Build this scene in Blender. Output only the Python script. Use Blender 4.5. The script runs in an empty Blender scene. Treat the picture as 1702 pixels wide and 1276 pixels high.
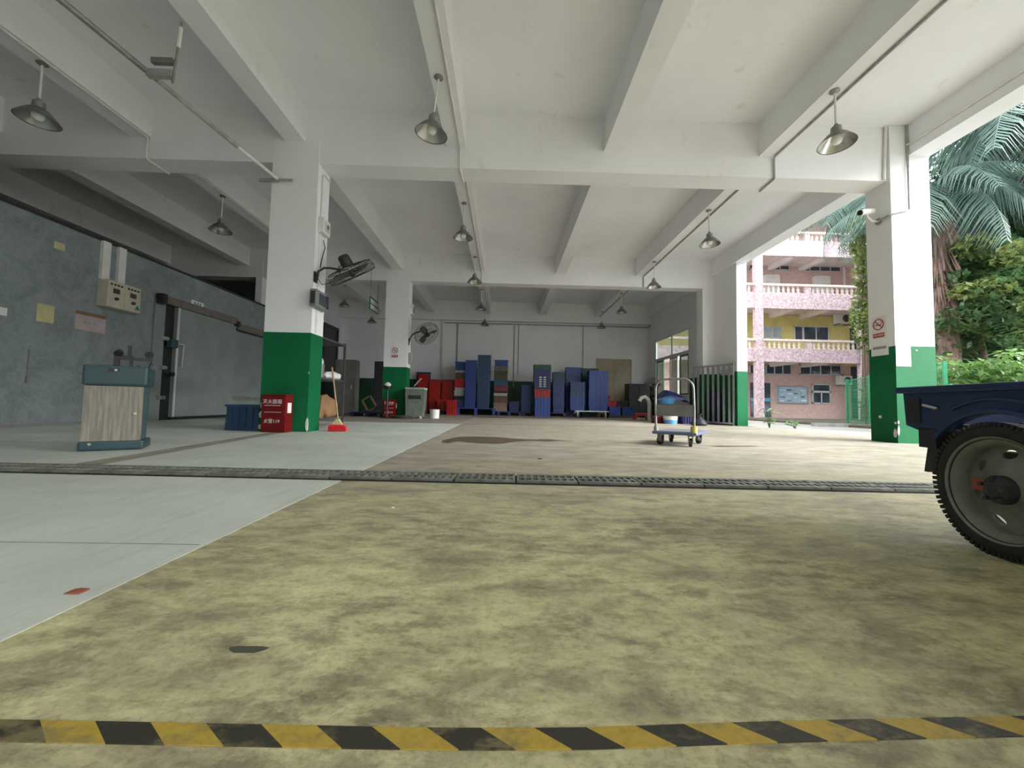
import bpy, bmesh, math, random
from mathutils import Vector, Matrix, Euler

random.seed(7)
scene = bpy.context.scene
COL = scene.collection

# ------------------------------------------------------------------ camera
CAM_H = 0.52
cam_data = bpy.data.cameras.new('camera')
cam_data.sensor_fit = 'HORIZONTAL'
cam_data.sensor_width = 36.0
cam_data.lens = 646.0 / 1702.0 * 36.0
cam_data.clip_start = 0.02
cam_data.clip_end = 400
cam = bpy.data.objects.new('camera', cam_data)
COL.objects.link(cam)
p, yw, rl = math.radians(2.889), math.radians(1.02), math.radians(1.148)
fwd = Vector((math.sin(yw) * math.cos(p), math.cos(yw) * math.cos(p), math.sin(p)))
rgt = Vector((math.cos(yw), -math.sin(yw), 0))
upv = rgt.cross(fwd)
r2 = math.cos(rl) * rgt + math.sin(rl) * upv
u2 = -math.sin(rl) * rgt + math.cos(rl) * upv
m = Matrix((r2, u2, -fwd)).transposed().to_4x4()
m.translation = Vector((0, 0, CAM_H))
cam.matrix_world = m
scene.camera = cam

# ------------------------------------------------------------------ world and light: an overcast day
world = bpy.data.worlds.new('overcast_sky')
scene.world = world
world.use_nodes = True
bg = world.node_tree.nodes['Background']
bg.inputs[0].default_value = (0.93, 0.97, 1.0, 1)
bg.inputs[1].default_value = 1.0
# the sun behind thin cloud, low on the open side: very soft
sun_d = bpy.data.lights.new('hazy_sun', 'SUN')
sun_d.energy = 2.5
sun_d.angle = math.radians(42)
sun_d.color = (1.0, 0.99, 0.98)
sun = bpy.data.objects.new('hazy_sun', sun_d)
COL.objects.link(sun)
sun.rotation_euler = Vector((1.0, -0.46, 0.66)).to_track_quat('Z', 'Y').to_euler()
vs = scene.view_settings
vs.view_transform = 'Standard'
vs.look = 'None'
vs.gamma = 1.0
vs.use_curve_mapping = False
vs.exposure = 2.22
scene.cycles.max_bounces = 10
scene.cycles.diffuse_bounces = 6
scene.cycles.use_denoising = True

# ------------------------------------------------------------------ materials
MATS = {}

def lin(c):
    return tuple(((v / 255) / 12.92 if v / 255 <= 0.04045 else ((v / 255 + 0.055) / 1.055) ** 2.4) for v in c)

def mat(name, c1, c2=None, scale=4.0, rough=0.6, metal=0.0, bump=0.0, detail=6.0, lo=0.35, hi=0.65, bscale=None,
        spec=0.5, trans=0.0, alpha=1.0, stretch=None, emit=None):
    if name in MATS:
        return MATS[name]
    M = bpy.data.materials.new(name)
    M.use_nodes = True
    nt = M.node_tree
    b = nt.nodes['Principled BSDF']
    b.inputs['Roughness'].default_value = rough
    b.inputs['Metallic'].default_value = metal
    b.inputs['Specular IOR Level'].default_value = spec
    if trans:
        b.inputs['Transmission Weight'].default_value = trans
    if alpha < 1:
        b.inputs['Alpha'].default_value = alpha
    if c2 is None:
        c2 = tuple(max(0, v * 0.86) for v in c1)
    tc = nt.nodes.new('ShaderNodeTexCoord')
    src = tc.outputs['Object']
    if stretch:
        mp = nt.nodes.new('ShaderNodeMapping')
        mp.inputs['Scale'].default_value = stretch
        nt.links.new(src, mp.inputs[0])
        src = mp.outputs[0]
    n = nt.nodes.new('ShaderNodeTexNoise')
    n.inputs['Scale'].default_value = scale
    n.inputs['Detail'].default_value = detail
    nt.links.new(src, n.inputs['Vector'])
    r = nt.nodes.new('ShaderNodeValToRGB')
    r.color_ramp.elements[0].position = lo
    r.color_ramp.elements[0].color = (*c2, 1)
    r.color_ramp.elements[1].position = hi
    r.color_ramp.elements[1].color = (*c1, 1)
    nt.links.new(n.outputs['Fac'], r.inputs[0])
    nt.links.new(r.outputs[0], b.inputs['Base Color'])
    if bump:
        n2 = nt.nodes.new('ShaderNodeTexNoise')
        n2.inputs['Scale'].default_value = bscale or scale * 6
        n2.inputs['Detail'].default_value = 5
        nt.links.new(src, n2.inputs['Vector'])
        bp = nt.nodes.new('ShaderNodeBump')
        bp.inputs['Strength'].default_value = bump
        bp.inputs['Distance'].default_value = 0.02
        nt.links.new(n2.outputs['Fac'], bp.inputs['Height'])
        nt.links.new(bp.outputs[0], b.inputs['Normal'])
    MATS[name] = M
    return M

def ramp(nt, fac, stops):
    r = nt.nodes.new('ShaderNodeValToRGB')
    els = r.color_ramp.elements
    while len(els) < len(stops):
        els.new(0.5)
    for e, (pos, c) in zip(els, stops):
        e.position = pos
        e.color = (*c, 1)
    nt.links.new(fac, r.inputs[0])
    return r.outputs[0]

def noise(nt, vec, scale, detail=6, rough=0.55, dist=0.0):
    n = nt.nodes.new('ShaderNodeTexNoise')
    n.inputs['Scale'].default_value = scale
    n.inputs['Detail'].default_value = detail
    n.inputs['Roughness'].default_value = rough
    n.inputs['Distortion'].default_value = dist
    nt.links.new(vec, n.inputs['Vector'])
    return n.outputs['Fac']

def mix(nt, fac, a, b, mode='MIX'):
    x = nt.nodes.new('ShaderNodeMix')
    x.data_type = 'RGBA'
    x.blend_type = mode
    for sock, v in ((x.inputs[0], fac), (x.inputs[6], a), (x.inputs[7], b)):
        if isinstance(v, (int, float)):
            sock.default_value = v
        elif isinstance(v, tuple):
            sock.default_value = (*v, 1)
        else:
            nt.links.new(v, sock)
    return x.outputs[2]

def newmat(name, rough=0.6):
    M = bpy.data.materials.new(name)
    M.use_nodes = True
    nt = M.node_tree
    b = nt.nodes['Principled BSDF']
    b.inputs['Roughness'].default_value = rough
    tc = nt.nodes.new('ShaderNodeTexCoord')
    MATS[name] = M
    return M, nt, b, tc.outputs['Object']

def add_bump(nt, b, h, strength, dist=0.02):
    bp = nt.nodes.new('ShaderNodeBump')
    bp.inputs['Strength'].default_value = strength
    bp.inputs['Distance'].default_value = dist
    nt.links.new(h, bp.inputs['Height'])
    nt.links.new(bp.outputs[0], b.inputs['Normal'])

def mapping(nt, vec, sc=(1, 1, 1), rot=(0, 0, 0)):
    mp = nt.nodes.new('ShaderNodeMapping')
    mp.inputs['Scale'].default_value = sc
    mp.inputs['Rotation'].default_value = rot
    nt.links.new(vec, mp.inputs[0])
    return mp.outputs[0]

# rough yellowish concrete of the yard floor
def make_concrete():
    M, nt, b, v = newmat('yellow_concrete', 0.55)
    v2 = mapping(nt, v, (1.0, 1.9, 1), (0, 0, 0.25))
    big = noise(nt, v2, 1.7, 9, 0.66, 0.5)
    base = ramp(nt, big, [(0.34, lin((112, 105, 88))), (0.45, lin((146, 139, 112))), (0.54, lin((186, 181, 138))), (0.66, lin((218, 213, 164)))])
    pat = noise(nt, v2, 6.0, 8, 0.7, 0.6)
    pm = ramp(nt, pat, [(0.40, (0, 0, 0)), (0.62, (1, 1, 1))])
    c = mix(nt, 0.42, base, mix(nt, pm, lin((128, 121, 100)), lin((212, 208, 164))))
    fl = noise(nt, v2, 7.5, 14, 0.74, 0.15)
    flm = ramp(nt, fl, [(0.44, (0, 0, 0)), (0.50, (0.5, 0.5, 0.5)), (0.57, (1, 1, 1))])
    fmk = ramp(nt, noise(nt, v2, 2.2, 4, 0.5), [(0.38, (0.08, 0.08, 0.08)), (0.62, (0.55, 0.55, 0.55))])
    c = mix(nt, fmk, c, mix(nt, flm, lin((116, 109, 88)), lin((206, 202, 158))))
    fine = noise(nt, v, 55, 6, 0.75)
    fm = ramp(nt, fine, [(0.32, (0.55, 0.54, 0.50)), (0.52, (1, 1, 1))])
    c = mix(nt, 0.7, c, fm, 'MULTIPLY')
    # far part of the yard is greyer and darker than the near part
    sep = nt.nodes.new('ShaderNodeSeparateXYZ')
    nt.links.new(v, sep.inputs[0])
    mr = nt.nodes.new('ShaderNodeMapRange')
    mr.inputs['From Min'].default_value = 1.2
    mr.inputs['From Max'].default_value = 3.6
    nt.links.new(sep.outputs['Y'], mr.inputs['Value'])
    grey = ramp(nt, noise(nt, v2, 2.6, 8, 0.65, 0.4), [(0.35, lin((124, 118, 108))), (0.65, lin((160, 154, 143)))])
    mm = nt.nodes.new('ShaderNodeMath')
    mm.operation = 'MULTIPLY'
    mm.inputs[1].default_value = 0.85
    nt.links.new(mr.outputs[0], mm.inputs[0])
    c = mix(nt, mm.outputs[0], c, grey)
    spots = noise(nt, mapping(nt, v, (1, 1.6, 1)), 3.4, 3, 0.5)
    sm = ramp(nt, spots, [(0.245, (0.45, 0.42, 0.36)), (0.275, (1, 1, 1))])
    c = mix(nt, 1.0, c, sm, 'MULTIPLY')
    nt.links.new(c, b.inputs['Base Color'])
    b.inputs['Specular IOR Level'].default_value = 0.35
    rr = ramp(nt, big, [(0.3, (0.48,) * 3), (0.7, (0.72,) * 3)])
    nt.links.new(rr, b.inputs['Roughness'])
    hm = mix(nt, 0.4, fl, fine)
    add_bump(nt, b, hm, 0.5, 0.012)
    return M

def make_slab():
    M, nt, b, v = newmat('grey_screed', 0.5)
    n1 = noise(nt, mapping(nt, v, (1, 1.4, 1)), 0.9, 7, 0.6, 0.3)
    c = ramp(nt, n1, [(0.3, lin((178, 183, 176))), (0.7, lin((206, 211, 203)))])
    sc = noise(nt, mapping(nt, v, (9, 1.2, 1), (0, 0, 0.9)), 2.2, 6, 0.6)
    c = mix(nt, 0.5, c, ramp(nt, sc, [(0.36, (0.8, 0.8, 0.78)), (0.5, (1, 1, 1))]), 'MULTIPLY')
    fine = noise(nt, v, 60, 4, 0.6)
    c = mix(nt, 0.4, c, ramp(nt, fine, [(0.3, (0.82, 0.82, 0.8)), (0.6, (1, 1, 1))]), 'MULTIPLY')
    nt.links.new(c, b.inputs['Base Color'])
    add_bump(nt, b, fine, 0.08, 0.006)
    return M

def make_plaster():
    M, nt, b, v = newmat('white_plaster', 0.85)
    n1 = noise(nt, v, 0.8, 6, 0.6)
    c = ramp(nt, n1, [(0.3, (0.745, 0.75, 0.765)), (0.7, (0.815, 0.82, 0.835))])
    st = noise(nt, mapping(nt, v, (1, 1, 0.5)), 2.3, 5, 0.6)
    c = mix(nt, 0.6, c, ramp(nt, st, [(0.27, (0.80, 0.77, 0.73)), (0.36, (1, 1, 1))]), 'MULTIPLY')
    nt.links.new(c, b.inputs['Base Color'])
    add_bump(nt, b, noise(nt, v, 70, 4), 0.12, 0.006)
    return M

def make_panel():
    # embossed steel facing of the cold store: pale blue grey with a fine swirl pattern
    M, nt, b, v = newmat('embossed_panel', 0.5)
    w = noise(nt, v, 1.6, 3, 0.5, 2.0)
    vv = nt.nodes.new('ShaderNodeTexVoronoi')
    vv.feature = 'DISTANCE_TO_EDGE'
    vv.inputs['Scale'].default_value = 11.0
    mp = nt.nodes.new('ShaderNodeMixRGB')
    mp.inputs[0].default_value = 0.25
    nt.links.new(v, mp.inputs[1])
    nz = nt.nodes.new('ShaderNodeTexNoise')
    nz.inputs['Scale'].default_value = 3.0
    nt.links.new(v, nz.inputs['Vector'])
    nt.links.new(nz.outputs['Color'], mp.inputs[2])
    nt.links.new(mp.outputs[0], vv.inputs['Vector'])
    line = ramp(nt, vv.outputs['Distance'], [(0.0, (0.2, 0.2, 0.2)), (0.12, (0, 0, 0))])
    base = ramp(nt, w, [(0.35, lin((112, 121, 122))), (0.65, lin((128, 137, 138)))])
    c = mix(nt, line, base, lin((158, 167, 168)))
    nt.links.new(c, b.inputs['Base Color'])
    add_bump(nt, b, line, 0.15, 0.006)
    return M

def make_tile():
    # small pink mosaic of the block of flats opposite
    M, nt, b, v = newmat('pink_mosaic', 0.6)
    vv = nt.nodes.new('ShaderNodeTexVoronoi')
    vv.inputs['Scale'].default_value = 13.0
    nt.links.new(v, vv.inputs['Vector'])
    sep = nt.nodes.new('ShaderNodeSeparateColor')
    nt.links.new(vv.outputs['Color'], sep.inputs[0])
    c = ramp(nt, sep.outputs[0], [(0.0, lin((176, 150, 158))), (0.35, lin((198, 172, 180))), (0.7, lin((208, 186, 192))), (1.0, lin((226, 212, 216)))])
    nt.links.new(c, b.inputs['Base Color'])
    return M

def make_tape():
    M, nt, b, v = newmat('hazard_tape', 0.5)
    sep = nt.nodes.new('ShaderNodeSeparateXYZ')
    nt.links.new(v, sep.inputs[0])
    a = nt.nodes.new('ShaderNodeMath'); a.operation = 'MULTIPLY_ADD'
    a.inputs[1].default_value = 1.4
    nt.links.new(sep.outputs['Y'], a.inputs[0]); nt.links.new(sep.outputs['X'], a.inputs[2])
    f = nt.nodes.new('ShaderNodeMath'); f.operation = 'MULTIPLY_ADD'; f.inputs[1].default_value = 1 / 0.172; f.inputs[2].default_value = 20 - 0.365 / 0.172
    nt.links.new(a.outputs[0], f.inputs[0])
    fr = nt.nodes.new('ShaderNodeMath'); fr.operation = 'FRACT'
    nt.links.new(f.outputs[0], fr.inputs[0])
    gt = nt.nodes.new('ShaderNodeMath'); gt.operation = 'LESS_THAN'; gt.inputs[1].default_value = 0.5
    nt.links.new(fr.outputs[0], gt.inputs[0])
    c = mix(nt, gt.outputs[0], lin((48, 47, 40)), lin((166, 142, 58)))
    wear = noise(nt, mapping(nt, v, (1, 2, 1)), 14, 8, 0.75)
    broad = noise(nt, v, 3.0, 3, 0.5)
    k = nt.nodes.new('ShaderNodeMath'); k.operation = 'MULTIPLY'
    nt.links.new(wear, k.inputs[0]); nt.links.new(broad, k.inputs[1])
    wm = ramp(nt, k.outputs[0], [(0.25, (0, 0, 0)), (0.33, (1, 1, 1))])
    c = mix(nt, mix(nt, 0.75, (0, 0, 0), wm), c, lin((120, 112, 78)))
    c = mix(nt, 0.6, c, ramp(nt, noise(nt, v, 60, 5, 0.7), [(0.3, (0.6, 0.6, 0.55)), (0.55, (1, 1, 1))]), 'MULTIPLY')
    nt.links.new(c, b.inputs['Base Color'])
    return M

CONC, SLAB, WHITE, PANEL, TILE, TAPE = make_concrete(), make_slab(), make_plaster(), make_panel(), make_tile(), make_tape()
GREEN = mat('green_gloss_paint', lin((5, 100, 58)), lin((4, 90, 52)), 2.0, 0.6, bump=0.06, bscale=40, spec=0.25)
GREEN_O = mat('pale_green_paint', lin((90, 170, 130)), lin((74, 152, 114)), 3, 0.5)
STEEL = mat('galvanised_steel', (0.55, 0.56, 0.55), (0.42, 0.43, 0.42), 14, 0.38, 0.85)
SHINY = mat('spun_aluminium', (0.62, 0.62, 0.60), (0.48, 0.48, 0.46), 8, 0.28, 0.9)
DULLMET = mat('dull_grey_metal', (0.30, 0.30, 0.29), (0.22, 0.22, 0.21), 10, 0.5, 0.5)
SHADEOUT = mat('weathered_shade', (0.26, 0.26, 0.25), (0.17, 0.17, 0.165), 12, 0.45, 0.6)
BLACK = mat('black_enamel', (0.018, 0.019, 0.02), (0.012, 0.012, 0.013), 8, 0.4)
BLACKP = mat('black_plastic', (0.03, 0.031, 0.032), (0.02, 0.02, 0.022), 8, 0.55)
RUBBER = mat('tyre_rubber', (0.022, 0.023, 0.024), (0.014, 0.014, 0.015), 20, 0.75, bump=0.1)
OPAL = mat('opal_glass', (0.80, 0.80, 0.76), (0.74, 0.74, 0.7), 4, 0.2)
PVC = mat('white_pvc', (0.72, 0.72, 0.69), (0.62, 0.62, 0.59), 5, 0.5)
PVCG = mat('grey_conduit', (0.36, 0.37, 0.36), (0.26, 0.27, 0.26), 9, 0.6)
TEAL = mat('teal_grey_plastic', lin((46, 72, 78)), lin((40, 64, 70)), 5, 0.45)
WOODG = mat('grey_oak_laminate', lin((142, 136, 124)), lin((112, 106, 96)), 3.5, 0.5, stretch=(14, 14, 1.0))
BLUE = mat('blue_plastic', lin((40, 70, 140)), lin((34, 60, 124)), 6, 0.42)
BLUEB = mat('bright_blue_plastic', lin((48, 84, 170)), lin((40, 72, 150)), 6, 0.4)
NAVY = mat('navy_plastic', lin((40, 46, 104)), lin((32, 38, 88)), 6, 0.45)
BLUEG = mat('slate_blue_plastic', lin((44, 72, 106)), lin((38, 64, 96)), 6, 0.45)
LBLUE = mat('light_blue_plastic', lin((96, 160, 214)), lin((80, 140, 196)), 5, 0.4)
GREENC = mat('dark_green_plastic', lin((20, 84, 66)), lin((16, 70, 56)), 6, 0.45)
TEALC = mat('teal_plastic', lin((28, 86, 108)), lin((24, 74, 94)), 6, 0.45)
REDC = mat('red_plastic', lin((176, 30, 24)), lin((150, 24, 20)), 5, 0.42)
REDD = mat('dull_red_plastic', lin((128, 44, 48)), lin((110, 36, 40)), 5, 0.5)
BROWNR = mat('brown_red_plastic', lin((112, 70, 66)), lin((94, 58, 54)), 5, 0.5)
BEIGE = mat('dusty_pink_plastic', lin((150, 128, 122)), lin((130, 110, 104)), 5, 0.5)
OLIVE = mat('olive_brown_plastic', lin((74, 68, 52)), lin((60, 54, 42)), 5, 0.5)
GREYB = mat('grey_brown_plastic', lin((104, 96, 88)), lin((88, 80, 74)), 5, 0.5)
GREYW = mat('grey_white_plastic', lin((178, 176, 172)), lin((154, 152, 150)), 5, 0.5)
DARKG = mat('charcoal_plastic', lin((40, 44, 46)), lin((32, 34, 36)), 5, 0.5)
PINK = mat('pink_plastic', lin((206, 84, 96)), lin((190, 70, 82)), 5, 0.4)
FIRE = mat('fire_box_red', lin((112, 14, 18)), lin((98, 12, 15)), 4, 0.45, spec=0.3)
WPRINT = mat('white_print', (0.72, 0.7, 0.68), (0.62, 0.6, 0.58), 6, 0.6)
RPRINT = mat('red_print', lin((176, 40, 46)), lin((160, 34, 40)), 8, 0.6)
KPRINT = mat('black_print', (0.05, 0.05, 0.05), (0.04, 0.04, 0.04), 8, 0.6)
GPRINT = mat('grey_print', (0.28, 0.28, 0.29), (0.22, 0.22, 0.23), 8, 0.6)
PAPER = mat('white_paper', (0.74, 0.74, 0.73), (0.68, 0.68, 0.66), 5, 0.7)
PAPERY = mat('yellowed_paper', lin((196, 188, 140)), lin((178, 170, 126)), 5, 0.7)
PAPERP = mat('pink_grey_paper', lin((176, 160, 160)), lin((160, 146, 146)), 5, 0.7)
CARD = mat('brown_card', lin((138, 106, 72)), lin((118, 90, 60)), 4, 0.75)
WOOD = mat('pale_wood', lin((176, 146, 106)), lin((150, 122, 86)), 3, 0.6, stretch=(12, 12, 1.5))
WOODD = mat('dark_wood', lin((84, 60, 44)), lin((66, 46, 34)), 3, 0.6, stretch=(12, 12, 1.5))
BAGW = mat('white_plastic_bag', (0.66, 0.66, 0.65), (0.5, 0.5, 0.5), 12, 0.4, bump=0.4, bscale=20)
BAGK = mat('black_rubbish_bag', (0.03, 0.035, 0.045), (0.02, 0.022, 0.03), 10, 0.3, bump=0.5, bscale=24)
TARP = mat('navy_tarpaulin', lin((34, 52, 104)), lin((26, 40, 84)), 6, 0.4, bump=0.3, bscale=18)
TRUCKB = mat('truck_blue_paint', lin((22, 52, 104)), lin((16, 42, 88)), 5, 0.45)
TRUCKD = mat('truck_dark_steel', lin((36, 44, 52)), lin((26, 32, 38)), 8, 0.55)
RIM = mat('dusty_rim_paint', lin((142, 144, 138)), lin((108, 110, 104)), 7, 0.5)
HUBM = mat('greasy_hub', lin((54, 60, 62)), lin((36, 40, 42)), 14, 0.55, bump=0.2)
ORANGE = mat('orange_red_reflector', lin((176, 78, 46)), lin((150, 62, 38)), 10, 0.5)
DOORC = mat('beige_door_paint', lin((176, 166, 142)), lin((162, 152, 130)), 3, 0.6)
GLASSG = mat('green_tinted_glass', lin((96, 150, 124)), lin((80, 132, 108)), 3, 0.12, alpha=0.55)
GLASSD = mat('dark_window_glass', lin((70, 80, 92)), lin((58, 66, 78)), 2, 0.08)
GLASSL = mat('frosted_light_glass', lin((176, 186, 192)), lin((160, 170, 178)), 3, 0.2)
ALU = mat('white_aluminium', (0.6, 0.62, 0.62), (0.52, 0.54, 0.54), 5, 0.4, 0.2)
GREENF = mat('green_frame_paint', lin((40, 128, 92)), lin((32, 112, 80)), 5, 0.45)
GREENW = mat('green_wire', lin((36, 150, 100)), lin((30, 130, 86)), 5, 0.45)
FACADEW = mat('flat_back_wall', lin((209, 181, 173)), lin((194, 166, 160)), 6, 0.8)
FACADEY = mat('flat_yellow_wall', lin((220, 209, 140)), lin((207, 194, 126)), 2, 0.8)
FACADEC = mat('flat_soffit', lin((220, 213, 209)), lin((203, 196, 192)), 2, 0.85)
CREAM = mat('cream_balustrade', lin((237, 222, 213)), lin((217, 203, 194)), 5, 0.7)
BOARD = mat('pale_blue_notice', lin((164, 190, 206)), lin((146, 172, 190)), 5, 0.5)
ASPH = mat('wet_asphalt', lin((186, 184, 178)), lin((160, 158, 152)), 1.6, 0.35, bump=0.15, bscale=60)
KERB = mat('grey_kerb', lin((150, 150, 146)), lin((124, 124, 120)), 4, 0.7)
BARK = mat('bark', lin((104, 88, 74)), lin((74, 62, 52)), 6, 0.85, bump=0.5, bscale=20, stretch=(1, 1, 0.3))
THATCH = mat('dead_palm_fibre', lin((132, 108, 98)), lin((96, 78, 70)), 6, 0.9, bump=0.5, bscale=30, stretch=(3, 3, 0.4))
STAIN = mat('wet_brown_stain', lin((104, 88, 70)), lin((84, 70, 56)), 5, 0.35)
DAMP = mat('dark_oil_stain', lin((78, 80, 66)), lin((66, 68, 56)), 6, 0.5)
SOIL = mat('dark_earth', lin((84, 78, 62)), lin((64, 60, 48)), 3, 0.9)

def leafmat(name, a, b2, rough=0.45):
    M, nt, b, v = newmat(name, rough)
    oi = noise(nt, v, 1.4, 3, 0.5)
    nt.links.new(ramp(nt, oi, [(0.32, b2), (0.68, a)]), b.inputs['Base Color'])
    b.inputs['Subsurface Weight'].default_value = 0.0
    tr = nt.nodes.new('ShaderNodeBsdfTranslucent')
    tr.inputs[0].default_value = (*a, 1)
    ms = nt.nodes.new('ShaderNodeMixShader')
    ms.inputs[0].default_value = 0.3
    nt.links.new(b.outputs[0], ms.inputs[1])
    nt.links.new(tr.outputs[0], ms.inputs[2])
    nt.links.new(ms.outputs[0], nt.nodes['Material Output'].inputs[0])
    return M
LEAFD = leafmat('dark_leaf', lin((62, 86, 70)), lin((38, 60, 52)))
LEAFM = leafmat('mid_leaf', lin((90, 122, 76)), lin((54, 86, 60)))
LEAFY = leafmat('yellow_green_leaf', lin((140, 152, 92)), lin((90, 112, 68)))
LEAFH = leafmat('hedge_leaf', lin((124, 158, 88)), lin((74, 112, 64)))
LEAFP = leafmat('palm_leaf', lin((104, 130, 118)), lin((62, 86, 80)))

# ------------------------------------------------------------------ mesh builder
class MB:
    def __init__(s):
        s.v, s.f = [], []

    def add(s, vs, fs, M=None):
        o = len(s.v)
        s.v += [tuple(M @ Vector(x)) if M else tuple(x) for x in vs]
        s.f += [tuple(i + o for i in q) for q in fs]
        return s

    def box(s, x0, x1, y0, y1, z0, z1, M=None):
        v = [(x0, y0, z0), (x1, y0, z0), (x1, y1, z0), (x0, y1, z0), (x0, y0, z1), (x1, y0, z1), (x1, y1, z1), (x0, y1, z1)]
        return s.add(v, [(0, 3, 2, 1), (4, 5, 6, 7), (0, 1, 5, 4), (1, 2, 6, 5), (2, 3, 7, 6), (3, 0, 4, 7)], M)

    def rbox(s, x0, x1, y0, y1, z0, z1, r=0.01, M=None):
        bm = bmesh.new()
        bmesh.ops.create_cube(bm, size=1)
        for w in bm.verts:
            w.co = Vector(((x0 + x1) / 2 + w.co.x * (x1 - x0), (y0 + y1) / 2 + w.co.y * (y1 - y0), (z0 + z1) / 2 + w.co.z * (z1 - z0)))
        bmesh.ops.bevel(bm, geom=bm.edges[:], offset=r, segments=2, affect='EDGES', profile=0.6)
        bm.verts.index_update()
        s.add([w.co.copy() for w in bm.verts], [[w.index for w in q.verts] for q in bm.faces], M)
        bm.free()
        return s

    def cyl(s, a, b, r, r2=None, n=12, caps=True):
        a, b = Vector(a), Vector(b)
        r2 = r if r2 is None else r2
        d = (b - a).normalized()
        q = d.orthogonal().normalized()
        w = d.cross(q)
        vs = []
        for c, rr in ((a, r), (b, r2)):
            for k in range(n):
                t = 2 * math.pi * k / n
                vs.append(c + (q * math.cos(t) + w * math.sin(t)) * rr)
        fs = [(k, (k + 1) % n, n + (k + 1) % n, n + k) for k in range(n)]
        if caps:
            fs += [tuple(range(n - 1, -1, -1)), tuple(range(n, 2 * n))]
        return s.add(vs, fs)

    def tube(s, pts, r, n=8):
        pts = [Vector(x) for x in pts]
        d0 = (pts[1] - pts[0]).normalized()
        q = d0.orthogonal().normalized()
        rings = []
        for i, c in enumerate(pts):
            if i == 0:
                d = d0
            elif i == len(pts) - 1:
                d = (pts[i] - pts[i - 1]).normalized()
            else:
                d = ((pts[i + 1] - pts[i]).normalized() + (pts[i] - pts[i - 1]).normalized()).normalized()
            q = (q - d * q.dot(d)).normalized()
            w = d.cross(q)
            rr = r[i] if isinstance(r, (list, tuple)) else r
            rings.append([c + (q * math.cos(2 * math.pi * k / n) + w * math.sin(2 * math.pi * k / n)) * rr for k in range(n)])
        vs = [x for g in rings for x in g]
        fs = []
        for i in range(len(pts) - 1):
            fs += [(i * n + k, i * n + (k + 1) % n, (i + 1) * n + (k + 1) % n, (i + 1) * n + k) for k in range(n)]
        fs += [tuple(range(n - 1, -1, -1)), tuple((len(pts) - 1) * n + k for k in range(n))]
        return s.add(vs, fs)

    def lathe(s, prof, n=24, M=None, caps=False):
        vs, fs = [], []
        for r, z in prof:
            for k in range(n):
                t = 2 * math.pi * k / n
                vs.append((r * math.cos(t), r * math.sin(t), z))
        for i in range(len(prof) - 1):
            fs += [(i * n + k, i * n + (k + 1) % n, (i + 1) * n + (k + 1) % n, (i + 1) * n + k) for k in range(n)]
        if caps and prof[0][0] > 1e-5:
            fs.append(tuple(range(n - 1, -1, -1)))
        if caps and prof[-1][0] > 1e-5:
            fs.append(tuple((len(prof) - 1) * n + k for k in range(n)))
        return s.add(vs, fs, M)

    def prism(s, poly, y0, y1, M=None):
        # outline in (x, z), extruded along y
        n = len(poly)
        vs = [(x, y0, z) for x, z in poly] + [(x, y1, z) for x, z in poly]
        fs = [tuple(range(n)), tuple(range(2 * n - 1, n - 1, -1))]
        fs += [(k, n + k, n + (k + 1) % n, (k + 1) % n) for k in range(n)]
        return s.add(vs, fs, M)

    def ring(s, c, nrm, R, r, n=32, k=6):
        # torus
        c, nrm = Vector(c), Vector(nrm).normalized()
        q = nrm.orthogonal().normalized()
        w = nrm.cross(q)
        vs, fs = [], []
        for i in range(n):
            t = 2 * math.pi * i / n
            d = q * math.cos(t) + w * math.sin(t)
            for j in range(k):
                u = 2 * math.pi * j / k
                vs.append(c + d * (R + r * math.cos(u)) + nrm * r * math.sin(u))
        for i in range(n):
            for j in range(k):
                fs.append((i * k + j, ((i + 1) % n) * k + j, ((i + 1) % n) * k + (j + 1) % k, i * k + (j + 1) % k))
        return s.add(vs, fs)

    def mesh(s, name, material, smooth=False):
        me = bpy.data.meshes.new(name)
        me.from_pydata(s.v, [], s.f)
        me.validate()
        bm = bmesh.new()
        bm.from_mesh(me)
        bmesh.ops.recalc_face_normals(bm, faces=bm.faces)
        bm.to_mesh(me)
        bm.free()
        me.materials.append(material)
        if smooth:
            me.polygons.foreach_set('use_smooth', [True] * len(me.polygons))
            try:
                me.set_sharp_from_angle(angle=math.radians(40))
            except Exception:
                pass
        return me

    def build(s, name, material, parent=None, smooth=False, loc=None, rot=None, label=None, kind=None):
        o = bpy.data.objects.new(name, s.mesh(name, material, smooth))
        COL.objects.link(o)
        if parent:
            o.parent = parent
        if loc:
            o.location = loc
        if rot:
            o.rotation_euler = rot
        if label:
            o['label'] = label
        if kind:
            o['kind'] = kind
        return o

def tag(o, label, cat, group=None):
    o['label'] = label
    o['category'] = cat
    if group:
        o['group'] = group
    return o

def thing(name, label, cat, loc=(0, 0, 0), rz=0.0, group=None):
    o = bpy.data.objects.new(name, None)
    o.empty_display_size = 0.1
    COL.objects.link(o)
    o.location = loc
    o.rotation_euler = (0, 0, rz)
    return tag(o, label, cat, group)

def struct(name, mb, material, label=None, parent=None):
    o = mb.build(name, material, parent)
    if parent is None:
        o['kind'] = 'structure'
    if label:
        o['label'] = label
    return o

def kids(o):
    return [c for c in bpy.data.objects if c.parent == o]

def copy_tree(o, parent=None):
    c = o.copy()
    COL.objects.link(c)
    c.parent = parent
    for ch in kids(o):
        copy_tree(ch, c)
    return c

def part(name, me, parent, loc=(0, 0, 0), rot=(0, 0, 0), scale=(1, 1, 1)):
    o = bpy.data.objects.new(name, me)
    COL.objects.link(o)
    o.parent = parent
    o.location, o.rotation_euler, o.scale = loc, rot, scale
    return o

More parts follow.
